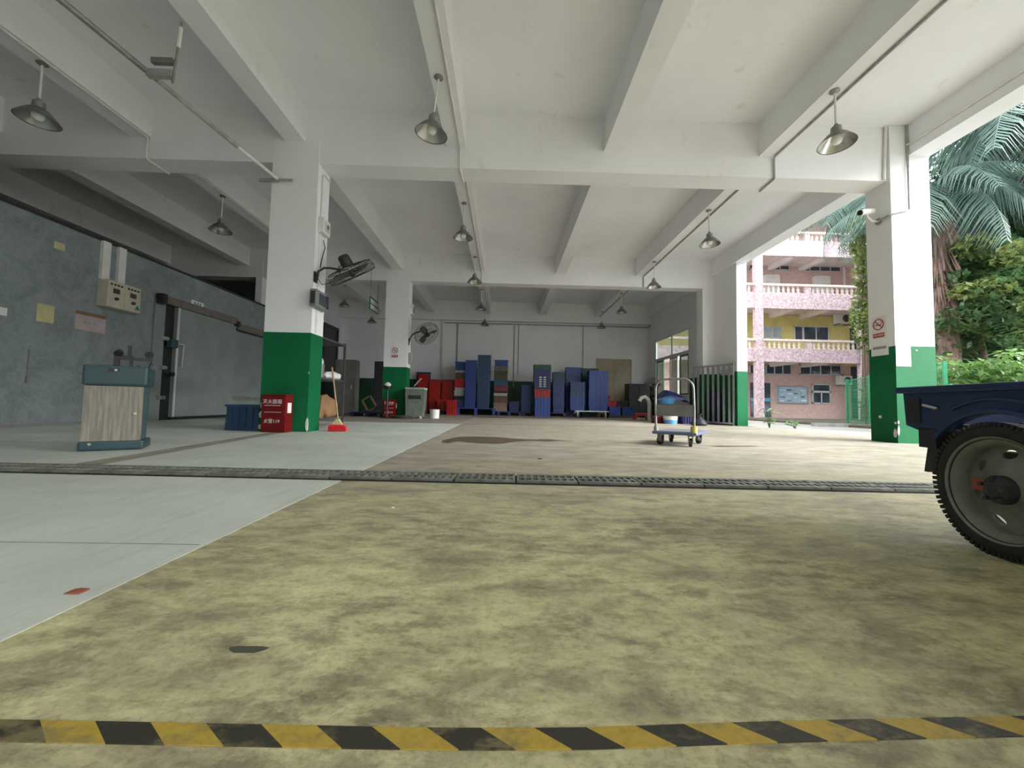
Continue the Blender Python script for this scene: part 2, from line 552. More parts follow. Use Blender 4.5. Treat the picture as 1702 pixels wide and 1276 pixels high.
def text_part(name, body, size, material, parent, loc, rot, align='CENTER', spacing=1.0, extrude=0.0012):
    cu = bpy.data.curves.new(name, 'FONT')
    cu.body = body
    cu.size = size
    cu.align_x = align
    cu.align_y = 'CENTER'
    cu.extrude = extrude
    cu.resolution_u = 2
    cu.space_character = spacing
    t = bpy.data.objects.new(name + '_tmp', cu)
    COL.objects.link(t)
    dg = bpy.context.evaluated_depsgraph_get()
    me = bpy.data.meshes.new_from_object(t.evaluated_get(dg))
    bpy.data.objects.remove(t)
    me.materials.clear()
    me.materials.append(material)
    me.name = name
    return part(name, me, parent, loc, rot)

# ================================================================== the building shell
ZT, ZS, ZB, ZC = 5.37, 4.79, 4.43, 4.84          # slab, secondary beams, main beams, edge beam
Y0, YB = -4.2, 18.7                              # front edge of the roof, back wall
XL, XR = -13.4, 7.1

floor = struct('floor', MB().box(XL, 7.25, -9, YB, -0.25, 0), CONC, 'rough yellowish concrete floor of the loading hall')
# grey screed bays on the cold store side, each cast bay its own slab
xs = [-7.57, -5.2, -2.66, -1.046]
ys = [-8.9, -2.0, 1.42, 4.45, 7.6, 9.62]
for i in range(3):
    for j in range(5):
        g = 0.004
        MB().box(xs[i] + g, xs[i + 1] - (g if i < 2 else 0), ys[j] + g, ys[j + 1] - g, -0.02, 0.0016).build('floor_slab', SLAB, floor)
MB().box(-7.57, -1.07, -8.9, 9.62, 0.0, 0.0008).build('slab_joint', mat('slab_joint_dirt', lin((104, 104, 96)), None, 6, 0.9), floor)
MB().box(-13.3, -1.06, 9.64, 18.6, -0.02, 0.004).build('floor_slab', mat('worn_screed', lin((150, 144, 130)), lin((128, 122, 110)), 1.2, 0.5), floor)
fs_ = MB().add([(-3.22, 2.92, 0.0022), (-3.0, 2.92, 0.0022), (-3.42, 6.2, 0.0022), (-3.62, 6.2, 0.0022)], [(0, 1, 2, 3)]).build('floor_strip', mat('dark_mortar', lin((150, 148, 136)), lin((124, 122, 110)), 5, 0.7), floor)
MB().box(-3.0, 6.4, 9.60, 9.635, 0.0, 0.003).build('floor_joint', mat('joint_filler', lin((88, 80, 70)), None, 6, 0.8), floor)

struct('ceiling', MB().box(XL, XR, Y0, YB + 0.25, ZT, ZT + 0.25), WHITE, 'off-white plastered ceiling slab between beams')

def beam(x0, x1, y0, y1, z0, lab):
    struct('ceiling_beam', MB().box(x0, x1, y0, y1, z0, ZT + 0.01), WHITE, lab)
for yy in (0.1, 6.32, 12.51):
    beam(XL, 6.9, yy, yy + 0.395, ZB, 'deep white main beam crossing the hall from column to column')
beam(XL, XR, 18.42, YB, 4.46, 'white edge beam along the top of the back wall')
for x1 in (-10.85, -8.34, -5.93, -3.40, -0.74, 1.905, 4.55):
    beam(x1 - 0.325, x1, Y0, 18.5, ZS, 'white secondary beam running towards the back wall')
beam(6.73, XR, Y0, YB, ZC, 'white edge beam above the open right side')

# columns: white above, gloss green below
def column(x0, x1, y0, y1, ztop, zg, lab, gm=GREEN):
    o = bpy.data.objects.new('column', None)
    COL.objects.link(o)
    o.location = ((x0 + x1) / 2, (y0 + y1) / 2, 0)
    o['kind'] = 'structure'
    o['label'] = lab
    hx, hy = (x1 - x0) / 2, (y1 - y0) / 2
    MB().box(-hx, hx, -hy, hy, 0, ztop).build('shaft', WHITE, o)
    e = 0.002
    MB().box(-hx - e, hx + e, -hy - e, hy + e, 0.0, zg).build('painted_base', gm, o, label='green gloss painted lower part')
    return o
colA = column(-3.916, -3.162, 6.31, 6.72, 4.82, 1.6, 'white column with green base beside the red fire extinguisher cabinet')
colB = column(-3.916, -3.162, 12.505, 12.9, 4.82, 1.62, 'white column with green base behind the grey plastic bin')
colC = column(6.43, 7.10, 6.26, 6.72, ZT - 0.005, 1.6, 'white column with green base and no smoking sign by the truck')
colE = column(6.43, 7.10, 12.50, 12.9, 4.84, 1.6, 'white column with green base behind the leaning steel gate')
colF = column(-3.916, -3.162, 0.09, 0.5, 4.82, 1.6, 'white column with green base at the front of the hall')
colG = column(6.43, 7.10, 0.04, 0.5, ZT - 0.005, 1.6, 'white column with green base at the open front corner')
struct('wall_right.002', MB().box(6.80, 7.10, Y0, 0.05, 0, ZT), WHITE, 'white unseen side wall added to shade the foreground floor')  # out of view, added to keep side light off the near floor
wd = struct('wall_right', MB().box(6.80, 7.10, 11.24, 12.52, 0, ZC + 0.01), WHITE, 'white stub wall beside the leaning steel gate')
MB().box(6.797, 7.103, 11.237, 12.5, 0, 1.6).build('painted_base', GREEN, wd, label='green gloss painted lower part')
# chipped paint on column corners
CHIP = mat('bare_plaster_chip', (0.66, 0.65, 0.61), (0.5, 0.49, 0.45), 30, 0.9)
def chip(col, wx, wy, z, w, h, face):
    lx, ly = wx - col.location.x, wy - col.location.y
    pts = []
    n = 9
    for k in range(n):
        t = 2 * math.pi * k / n
        q = 0.7 + random.random() * 0.3
        pts.append((math.cos(t) * w / 2 * q, math.sin(t) * h / 2 * q))
    M = Matrix.Translation((lx, ly, z))
    if face == 'x':
        M = M @ Matrix.Rotation(math.radians(90), 4, 'Z')
    MB().prism(pts, -0.004, 0.004, M).build('paint_chip', CHIP, col)
chip(colA, -3.162, 6.308, 0.12, 0.05, 0.26, 'y'); chip(colA, -3.16, 6.33, 0.12, 0.04, 0.24, 'x')
chip(colA, -3.90, 6.308, 0.26, 0.06, 0.14, 'y'); chip(colA, -3.90, 6.308, 0.07, 0.07, 0.1, 'y')
chip(colA, -3.9, 6.308, 0.42, 0.025, 0.12, 'y'); chip(colA, -3.165, 6.308, 0.95, 0.015, 0.04, 'y')
chip(colC, 6.428, 6.29, 0.33, 0.05, 0.05, 'x'); chip(colC, 6.428, 6.55, 0.42, 0.06, 0.06, 'x')
chip(colC, 6.44, 6.258, 0.2, 0.04, 0.2, 'y'); chip(colC, 6.78, 6.258, 1.53, 0.06, 0.02, 'y')
chip(colC, 6.44, 6.258, 0.34, 0.03, 0.06, 'y'); chip(colC, 6.428, 6.30, 0.16, 0.07, 0.2, 'x')

SCUFF = mat('grey_scuff', (0.42, 0.42, 0.43), (0.34, 0.34, 0.35), 30, 0.8)
for (x_, z_, w_, h_, a_) in ((6.745, 3.16, 0.012, 0.13, 0.1), (6.85, 3.15, 0.016, 0.05, 0.7), (6.90, 3.13, 0.014, 0.04, 0.9), (6.95, 3.14, 0.012, 0.05, 0.5), (7.03, 3.10, 0.018, 0.16, -0.1)):
    MB().box(-w_ / 2, w_ / 2, -0.0015, 0.002, -h_ / 2, h_ / 2, Matrix.Translation((x_ - colC.location.x, 6.26 - colC.location.y, z_)) @ Matrix.Rotation(a_, 4, 'Y')).build('scuff_mark', SCUFF, colC)

# back wall with green dado and double door
wb = struct('wall_back', MB().box(XL, XR, YB, YB + 0.25, 0, ZT), WHITE, 'white plastered back wall above a dark green dado')
MB().box(XL, 4.36, YB - 0.004, YB + 0.1, 0, 1.6).build('painted_base', mat('dark_green_dado', lin((14, 66, 44)), lin((10, 54, 36)), 2, 0.5), wb, label='dark green painted dado')
MB().box(6.17, 7.05, YB - 0.004, YB + 0.1, 0, 1.6).build('painted_base', MATS['dark_green_dado'], wb)
d1 = bpy.data.objects.new('door_1', None); COL.objects.link(d1); d1.location = (5.26, YB, 0); d1['kind'] = 'structure'
d1['label'] = 'beige double door in the back wall'
MB().box(-0.86, -0.80, -0.05, 0.0, 0, 2.78).box(0.80, 0.86, -0.05, 0, 0, 2.78).box(-0.80, 0.80, -0.05, 0, 2.70, 2.78).build('door_frame', DOORC, d1)
for s in (-1, 1):
    lf = MB().box(min(0.006 * s, 0.795 * s), max(0.006 * s, 0.795 * s), -0.03, 0.0, 0.02, 2.69).build('door_leaf', DOORC, d1)
    MB().box(s * 0.12 - 0.0, s * 0.12 + 0.56 * s if s > 0 else s * 0.12 + 0.0, -0.034, -0.03, 1.5, 2.5).build('door_panel', DOORC, lf) if s > 0 else MB().box(-0.68, -0.12, -0.034, -0.03, 1.5, 2.5).build('door_panel', DOORC, lf)
MB().cyl((0.10, -0.03, 1.05), (0.10, -0.09, 1.05), 0.022).cyl((0.10, -0.085, 1.05), (0.22, -0.085, 1.05), 0.012).build('door_handle', DULLMET, d1)
# pipes and pilaster lines on the back wall
def pipe(name, pts, r, material, label, cat='pipe', group=None, n=8):
    o = MB().tube(pts, r, n).build(name, material, smooth=True)
    return tag(o, label, cat, group)
pipe('conduit_pipe', [(-3.0, 18.66, 4.36), (6.2, 18.66, 4.36), (6.85, 18.66, 4.36), (6.86, 18.2, 4.34)], 0.03, PVCG, 'long grey conduit running level across the back wall', 'conduit')
for x, zb_, r in ((-2.35, 0.0, 0.035), (0.40, 1.3, 0.02), (0.61, 1.9, 0.016), (3.74, 1.9, 0.018)):
    pipe('conduit_pipe', [(x, 18.67, zb_), (x, 18.67, 4.36)], r, PVCG, 'thin conduit dropping down the back wall from the level run', 'conduit', 'vertical conduits on the back wall')
pipe('drain_pipe', [(-3.05, 18.62, 0), (-3.05, 18.62, 4.4)], 0.05, PVC, 'pale downpipe on the back wall above the red crates', 'pipe')

# right wall with the green window
wr = struct('wall_right.001', MB().box(6.95, 7.10, 12.9, 14.55, 0, ZC).box(6.95, 7.10, 17.85, YB, 0, ZC).box(6.95, 7.10, 14.55, 17.85, 3.56, ZC).box(6.95, 7.10, 14.55, 17.85, 0, 0.92), WHITE, 'white right hand wall around the green framed window')
MB().box(6.946, 6.96, 12.9, 14.5, 0, 1.6).box(6.946, 6.96, 17.9, YB, 0, 1.6).build('painted_base', MATS['dark_green_dado'], wr)
w1 = bpy.data.objects.new('window_1', None); COL.objects.link(w1); w1.location = (7.0, 16.2, 0); w1['kind'] = 'structure'
w1['label'] = 'green framed window with sliding panes and patterned top light'
f = MB()
f.box(-0.04, 0.04, -1.65, -1.59, 0.92, 3.56).box(-0.04, 0.04, 1.59, 1.65, 0.92, 3.56).box(-0.04, 0.04, -1.59, 1.59, 3.50, 3.56).box(-0.04, 0.04, -1.59, 1.59, 2.58, 2.70).box(-0.04, 0.04, -1.59, 1.59, 0.92, 0.98)
f.build('window_frame', ALU, w1)
for k, ya in enumerate((-1.57, -0.03, )):
    MB().box(-0.01, 0.01, ya, ya + 1.55, 2.71, 3.49).build('window_pane', mat('reeded_pale_green_glass', lin((168, 200, 176)), lin((140, 176, 150)), 5, 0.3, stretch=(1, 12, 1), alpha=0.5), w1)
MB().box(-0.02, 0.02, -0.05, -0.01, 2.71, 3.49).build('mullion', GREENF, w1)
for k, ya in enumerate((-1.57, -0.62, 0.80)):
    sash = MB().box(-0.025, 0.025, ya, ya + 0.06, 0.99, 2.57).box(-0.025, 0.025, ya + 0.70, ya + 0.76, 0.99, 2.57).box(-0.025, 0.025, ya + 0.06, ya + 0.70, 0.99, 1.05).box(-0.025, 0.025, ya + 0.06, ya + 0.70, 2.51, 2.57).build('window_sash', GREENF if k != 1 else ALU, w1)
    MB().box(-0.006, 0.006, ya + 0.06, ya + 0.70, 1.05, 2.51).build('window_pane', GLASSG, sash)

# cold store: insulated box against the left side, sliding door in its face
cs = struct('wall_left', MB().box(-13.3, -7.57, -6.2, 8.44, 0, 3.40).box(-13.3, -7.57, 12.4, 12.44, 0, 3.40).box(-13.3, -7.57, 8.44, 12.4, 2.62, 3.40).box(-13.3, -7.66, 8.44, 12.4, 0, 2.62), PANEL, 'pale blue embossed panel wall of the cold store')
MB().box(-7.6, -7.555, -6.2, 12.44, 3.39, 3.44).build('top_strip', BLACKP, cs, label='dark strip along the top of the panels')  # black strip along the upper edge of the panels
MB().box(-7.6, -7.55, -6.2, 8.42, 0.0, 0.05).build('floor_trim', mat('grey_skirting', lin((120, 122, 118)), None, 6, 0.7), cs)
d2 = bpy.data.objects.new('door_2', None); COL.objects.link(d2); d2.location = (-7.57, 8.44, 0); d2['kind'] = 'structure'
d2['label'] = 'grey sliding cold store door with black gasket and overhead rail'
DLEAF = mat('grey_door_skin', lin((128, 136, 134)), lin((118, 126, 124)), 2, 0.5)
MB().box(-0.02, 0.04, -0.06, 0.20, 0, 2.62).build('door_jamb', DLEAF, d2)
MB().box(-0.05, 0.015, 0.20, 0.50, 0.0, 2.60).build('door_gasket', BLACK, d2, label='black rubber gasket')
MB().box(0.02, 0.10, 0.45, 2.36, 0.07, 2.55).build('door_leaf', DLEAF, d2)
MB().box(0.10, 0.115, 0.45, 0.50, 0.07, 2.55).build('leaf_edge', ALU, d2)
MB().box(-0.05, 0.05, 2.38, 3.96, 0.0, 2.38).build('side_panel', DLEAF, d2)
MB().box(0.0, 0.10, 0.45, 2.36, 0.0, 0.06).build('bottom_seal', BLACK, d2)
rail = MB().box(0.04, 0.17, 0.02, 2.32, 2.55, 2.72).build('rail', mat('brown_rail_cover', lin((112, 106, 98)), lin((96, 90, 84)), 6, 0.5), d2)
MB().box(0.04, 0.14, 2.40, 3.96, 2.42, 2.60).build('rail', MATS['brown_rail_cover'], d2)
MB().box(0.04, 0.18, -0.05, 0.07, 2.52, 2.74).build('rail_end_cap', BLACK, rail)
MB().box(0.05, 0.18, 2.28, 2.42, 2.50, 2.64).build('rail_bracket', BLACK, rail)
MB().box(0.05, 0.085, 2.38, 3.94, 0.48, 0.57).build('bumper_strip', DULLMET, d2)
for z in (1.80, 1.16, 0.50):
    MB().box(0.03, 0.09, 0.10, 0.26, z - 0.04, z + 0.04).cyl((0.09, 0.22, z), (0.12, 0.22, z), 0.03).build('hinge_clamp', STEEL if z > 1 else DULLMET, d2)
MB().box(0.05, 0.16, 0.26, 0.44, 1.62, 1.80).build('lock_case', TEAL, d2)
MB().tube([(0.12, 0.5, 1.72), (0.17, 0.56, 1.72), (0.17, 0.58, 1.70), (0.17, 0.56, 1.2), (0.12, 0.52, 1.18)], 0.014).build('door_handle', STEEL, d2, smooth=True)
MB().cyl((0.1, 0.36, 1.02), (0.16, 0.36, 1.02), 0.05).build('knob', BLACK, d2)

# left wall of the back bay and far left wall, two unseen walls added to cut the front light
struct('wall_left.001', MB().box(-8.1, -7.9, 12.5, YB, 0, ZT), WHITE, 'dim white side wall of the back bay')
struct('wall_left.002', MB().box(XL, XL + 0.2, Y0, YB, 0, ZT), WHITE, 'dark far side wall above the cold store')
struct('wall_front_blocker', MB().box(XL, -3.9, Y0 - 0.25, Y0, 0, ZT + .2), WHITE, 'white unseen front wall added to darken the cold store side')  # unseen, added to keep front light out of the left side
struct('wall_front_blocker.001', MB().box(-45, 5.5, -8.3, -8.0, -0.02, 11.0), mat('blocker_render', lin((176, 170, 158)), lin((160, 154, 142)), 2, 0.85), 'plain unseen wall added across the yard to block low sky light')  # added behind the camera to block the low sky
w2 = bpy.data.objects.new('window_2', None); COL.objects.link(w2); w2.location = (-7.9, 17.5, 0); w2['kind'] = 'structure'
w2['label'] = 'dark doorway with a black frame in the side wall'
MB().box(0, 0.06, -0.75, -0.62, 0, 3.87).box(0, 0.06, 0.62, 0.75, 0, 3.87).box(0, 0.06, -0.62, 0.62, 3.74, 3.87).build('door_frame', BLACK, w2)
MB().box(0.0, 0.02, -0.62, 0.62, 0, 3.74).build('window_pane', mat('dark_green_grey_glass', lin((46, 58, 56)), lin((38, 48, 46)), 2, 0.3), w2)

# ------------------------------------------------------------------ floor drain with slotted covers
DRY = 2.67
gm = MB()
L_, W_ = 0.40, 0.25
gm.box(-L_ / 2 + 0.003, L_ / 2 - 0.003, -W_ / 2, -W_ / 2 + 0.04, 0, 0.014).box(-L_ / 2 + 0.003, L_ / 2 - 0.003, W_ / 2 - 0.04, W_ / 2, 0, 0.014).box(-L_ / 2 + 0.003, L_ / 2 - 0.003, -0.015, 0.015, 0, 0.014)
for k in range(9):
    xk = -L_ / 2 + 0.003 + k * (L_ - 0.006 - 0.017) / 8
    gm.box(xk, xk + 0.017, -W_ / 2 + 0.04, W_ / 2 - 0.04, 0, 0.0135)
gmesh = gm.mesh('drain_cover', mat('cast_grey_cover', lin((118, 120, 112)), lin((84, 86, 80)), 9, 0.6, bump=0.2))
ang = -0.029
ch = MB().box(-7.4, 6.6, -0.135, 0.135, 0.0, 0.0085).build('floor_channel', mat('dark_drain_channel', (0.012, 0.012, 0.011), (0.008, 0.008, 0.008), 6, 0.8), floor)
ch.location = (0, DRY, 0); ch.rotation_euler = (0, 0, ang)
for k in range(33):
    x = -7.0 + k * 0.405
    o = bpy.data.objects.new('drain_cover', gmesh)
    COL.objects.link(o)
    o.location = (x * math.cos(ang), DRY + x * math.sin(ang), 0.009)
    o.rotation_euler = (random.uniform(-.004, .004), 0, ang + random.uniform(-.01, .01))
    tag(o, 'slotted grey drain cover in the row crossing the floor', 'drain cover', 'slotted covers of the floor drain')

# hazard tape near the entrance
tp = MB()
n = 60
top, bot = [], []
for k in range(n + 1):
    x = -1.35 + 2.9 * k / n
    yc = 0.637 + 0.030 * max(0, x - 0.15) ** 1.0 - 0.008 * math.exp(-((x + 0.05) / 0.35) ** 2) + 0.012 * max(0, -x - 0.5)
    top.append((x, yc + 0.0195, 0.0022)); bot.append((x, yc - 0.0195, 0.0022))
vs = top + bot + [(x, y, 0.0002) for x, y, z in top + bot]
N = n + 1
fs = [(k, k + 1, N + k + 1, N + k) for k in range(n)] + [(N + k, N + k + 1, 3 * N + k + 1, 3 * N + k) for k in range(n)] + [(k, k + 1, 2 * N + k + 1, 2 * N + k) for k in range(n)]
tp.add(vs, fs)
tag(tp.build('hazard_tape', TAPE), 'scuffed yellow and black striped warning tape stuck on the floor', 'floor tape')

# stains and litter on the floor
def blob(name, pts, z, material, label, cat):
    vs = [(x, y, z) for x, y in pts] + [(x, y, 0.0005) for x, y in pts]
    k = len(pts)
    o = MB().add(vs, [tuple(range(k))] + [(i, (i + 1) % k, k + (i + 1) % k, k + i) for i in range(k)]).build(name, material)
    return tag(o, label, cat)
blob('puddle', [(-0.80, 5.03), (-0.70, 4.98), (-0.62, 5.25), (-0.35, 5.05), (-0.05, 5.02), (0.14, 5.32), (0.42, 5.52), (0.62, 5.42), (0.78, 5.6), (0.98, 5.62), (0.76, 5.74), (0.62, 5.86), (0.5, 5.72), (0.2, 5.78), (-0.1, 6.0), (-0.45, 6.08), (-0.70, 5.9), (-0.84, 5.4)], 0.0015, STAIN, 'wet brown puddle trailing across the middle of the floor', 'puddle')
blob('puddle', [(2.85, 5.15), (3.2, 5.22), (3.5, 5.3), (3.45, 5.42), (3.1, 5.36), (2.8, 5.28)], 0.0015, STAIN, 'small damp patch on the floor right beside the platform trolley', 'puddle')
blob('floor_stain', [(-1.3, 14.2), (-.2, 14.0), (.4, 14.4), (1.6, 14.2), (2.0, 14.8), (1.2, 15.2), (0, 15.0), (-1.1, 15.1)], 0.0015, mat('brown_grease', lin((98, 86, 70)), None, 5, 0.4), 'dark greasy patch in front of the crate stacks', 'stain')
for (x, y, rx, ry) in ((-0.522, 0.842, 0.038, 0.014),):
    blob('oil_spot', [(x + rx * math.cos(t) * (1 + 0.2 * math.sin(3 * t)), y + ry * math.sin(t) * (1 + 0.25 * math.cos(2 * t))) for t in [k * math.pi / 7 for k in range(14)]], 0.0012, DAMP, 'dark grey spot on the yellow concrete near the striped tape', 'stain')
o = MB().prism([(-0.02, 0), (-0.004, 0.003), (0.018, 0.002), (0.022, 0.0), (0.0, -0.001)], -0.012, 0.016).build('leaf_litter', mat('red_brown_scrap', lin((146, 84, 66)), None, 8, 0.6))
o.location = (-1.118, 1.07, 0.003); tag(o, 'small red brown scrap lying on the grey screed', 'litter')
for (x, y, s, lab) in ((-0.535, 1.93, 0.010, 'tiny white scrap of paper on the yellow concrete'), (0.16, 2.86, 0.018, 'white scrap of paper just beyond the drain covers'), (0.345, 3.7, 0.022, 'dark dry leaf lying on the concrete beyond the drain')):
    o = MB().prism([(-s, 0), (-s * .2, s * .5), (s * .9, s * .2), (s, 0)], -s * .5, s * .5).build('paper_scrap', PAPER if 'white' in lab else WOODD)
    o.location = (x, y, 0.0015); tag(o, lab, 'litter')

# ================================================================== lamps under the beams
def make_lamp():
    root = thing('pendant_lamp', '', 'lamp')
    MB().lathe([(0.0, 0.0), (0.055, 0.0), (0.06, -0.015), (0.03, -0.035), (0.0, -0.035)], 16).build('ceiling_rose', DULLMET, root, smooth=True)
    MB().cyl((0, 0, -0.03), (0, 0, -0.50), 0.013, n=8).build('rod', PVC, root, smooth=True)
    MB().lathe([(0.0, -0.485), (0.022, -0.485), (0.028, -0.51), (0.058, -0.53), (0.064, -0.60), (0.060, -0.625), (0.0, -0.625)], 18).build('lamp_holder', DULLMET, root, smooth=True)
    sh = MB().lathe([(0.058, -0.60), (0.085, -0.625), (0.13, -0.665), (0.185, -0.735), (0.205, -0.765), (0.212, -0.768), (0.203, -0.757), (0.18, -0.725), (0.125, -0.658), (0.08, -0.618), (0.05, -0.605), (0.0, -0.605)], 32).build('lamp_shade', SHADEOUT, root, smooth=True)
    MB().lathe([(0.201, -0.759), (0.178, -0.729), (0.124, -0.664), (0.08, -0.624), (0.03, -0.611)], 32).build('shade_lining', SHINY, sh, smooth=True)
    MB().lathe([(0.03, -0.615), (0.04, -0.64), (0.062, -0.68), (0.066, -0.71), (0.055, -0.745), (0.03, -0.765), (0.0, -0.77)], 18).build('bulb', OPAL, root, smooth=True, label='frosted white unlit bulb')
    return root
lamp0 = make_lamp()
rows = [(-0.955, 'galvanised pendant lamp over the middle of the hall', 'lamps over the middle of the hall'),
        (4.33, 'galvanised pendant lamp near the open side', 'lamps near the open side'),
        (-6.06, 'galvanised pendant lamp by the cold store', 'lamps in front of the cold store')]
tilt = {(0, 0): (0.10, -0.06), (1, 0): (-0.02, -0.05), (2, 0): (0.0, 0.0)}
first = True
for ri, (x, lab, grp) in enumerate(rows):
    for k, y in enumerate((4.92, 8.14, 11.2, 14.45, 17.4)):
        o = lamp0 if first else copy_tree(lamp0)
        first = False
        o.location = (x, y, ZS)
        tx, ty = tilt.get((ri, k), (random.uniform(-.02, .02), random.uniform(-.03, .03)))
        o.rotation_euler = (tx, -ty, random.uniform(0, 3))
        tag(o, lab + ', ' + ('in the front bay', 'just past the near column', 'short of the far column', 'first in the back bay', 'nearest the back wall')[k], 'lamp', grp)
# the lamp shade by the truck hangs crooked
# conduits along the beams
def conduit(pts, r, m_, lab, grp=None):
    return pipe('conduit_pipe', pts, r, m_, lab, 'conduit', grp)
for x, lab in ((-0.83, 'white conduit running under the beam over the middle of the hall'), (4.47, 'grey conduit running under the beam near the open side'), (-5.96, 'pale conduit running under the beam in front of the cold store')):
    mm_ = PVCG if x > 4 else PVC
    conduit([(x, -0.9, ZS - 0.02), (x, 6.27, ZS - 0.02), (x, 6.295, ZS - 0.05), (x, 6.295, ZB - 0.01), (x + 0.01, 6.32, ZB - 0.025), (x + 0.02, 6.70, ZB - 0.025)], 0.017, mm_, lab + ' in the front bay', 'conduits under the beams')
    conduit([(x, 6.74, ZS - 0.02), (x, 12.46, ZS - 0.02), (x, 12.485, ZS - 0.05), (x, 12.485, ZB - 0.01)], 0.017, mm_, lab + ' in the middle bay', 'conduits under the beams')
    conduit([(x, 12.93, ZS - 0.02), (x, 18.38, ZS - 0.02)], 0.017, mm_, lab + ' in the back bay', 'conduits under the beams')
conduit([(6.71, -0.9, 5.02), (6.71, 6.24, 5.02)], 0.016, PVC, 'white conduit along the inner face of the open side edge beam')
conduit([(6.715, 6.235, 5.36), (6.715, 6.235, 3.90), (6.70, 6.235, 3.885), (6.44, 6.235, 3.82), (6.40, 6.26, 3.81), (6.40, 6.45, 3.80)], 0.016, PVCG, 'grey conduit dropping down the column to the surveillance camera')
conduit([(6.36, 6.30, 4.44), (6.40, 6.28, 5.36)], 0.02, PVC, 'short white conduit in the corner between main beam and column')
# the sagging conduit that crosses to the column
conduit([(-4.66, 1.0, 4.30), (-4.26, 3.45, 4.22), (-4.10, 4.4, 4.18)], [0.03, 0.03, 0.03], DULLMET, 'dark taped cable slanting through the air towards the column')
conduit([(-4.10, 4.4, 4.18), (-3.93, 5.5, 4.14)], [0.028, 0.028], PVCG, 'grey middle length of the slanting cable near the column')
conduit([(-3.93, 5.5, 4.14), (-3.80, 6.27, 4.12)], [0.026, 0.026], PVC, 'white pipe end of the slanting cable at the column')
br = thing('cable_hanger', 'rusty hanging rod with clamp carrying the slanting cable', 'hanger', (-3.78, 4.3, ZS))
MB().cyl((0, 0, 0), (-0.06, 0, -0.72), 0.012, n=8).build('rod', DULLMET, br)
MB().cyl((-0.005, 0, -0.06), (-0.02, 0, -0.30), 0.02, n=8).build('sleeve', PVC, br)
MB().box(-0.30, -0.06, -0.025, 0.025, -0.50, -0.44).build('arm', DULLMET, br)
MB().box(-0.34, -0.06, -0.03, 0.03, -0.66, -0.58).build('clamp', PVCG, br)
o = MB().box(-0.30, 0.0, -0.02, 0.02, -0.025, 0.025).box(-0.05, 0.25, -0.03, -0.02, -0.02, 0.02).build('cable_bracket', PVCG); o.location = (-3.80, 6.28, 4.10)
tag(o, 'grey bracket where the slanting cable meets the column', 'bracket')

# ================================================================== fixtures on the near column
def on_right_face(y, z):
    return (-3.160, y, z)
t = thing('switch_box', 'white plastic switch box on the side of the near column', 'switch box', (-3.16, 6.50, 3.30))
MB().rbox(0.0, 0.09, -0.13, 0.13, 0.0, 0.26, 0.012).build('box', PVC, t)
MB().box(0.09, 0.10, -0.07, 0.07, 0.06, 0.20).build('cover', ALU, t)
MB().box(0.1, 0.12, -0.02, 0.02, 0.1, 0.16).build('switch', DULLMET, t)
conduit([(-3.145, 6.44, 3.58), (-3.145, 6.44, 4.30), (-3.145, 6.50, 4.34), (-3.145, 6.70, 4.34)], 0.014, PVC, 'white conduit rising from the switch box on the near column')
conduit([(-3.148, 6.44, 1.63), (-3.148, 6.44, 2.00)], 0.016, PVC, 'white conduit below the display box on the near column')
conduit([(-3.148, 6.44, 2.32), (-3.148, 6.44, 3.29)], 0.016, PVC, 'white conduit joining display box and switch box on the near column')
pipe('cable', [(-3.13, 6.52, 3.22), (-3.11, 6.55, 3.10), (-3.12, 6.5, 2.95), (-3.13, 6.47, 2.8), (-3.13, 6.45, 2.72)], 0.008, BLACK, 'loose black flex hanging below the switch box', 'cable')
t = thing('display_box', 'grey wall display box with dark screen on the near column', 'display', (-3.16, 6.42, 2.02))
MB().rbox(0.0, 0.11, -0.22, 0.22, 0, 0.28, 0.015).build('case', mat('grey_case', lin((120, 124, 122)), None, 6, 0.5), t)
MB().box(0.11, 0.116, -0.12, 0.10, 0.05, 0.23).build('screen', GLASSD, t)
MB().box(0.11, 0.118, 0.12, 0.20, 0.03, 0.25).build('button_panel', BLACKP, t)
MB().box(0.02, 0.09, -0.222, -0.219, 0.04, 0.24).build('side_vent', BLACKP, t)

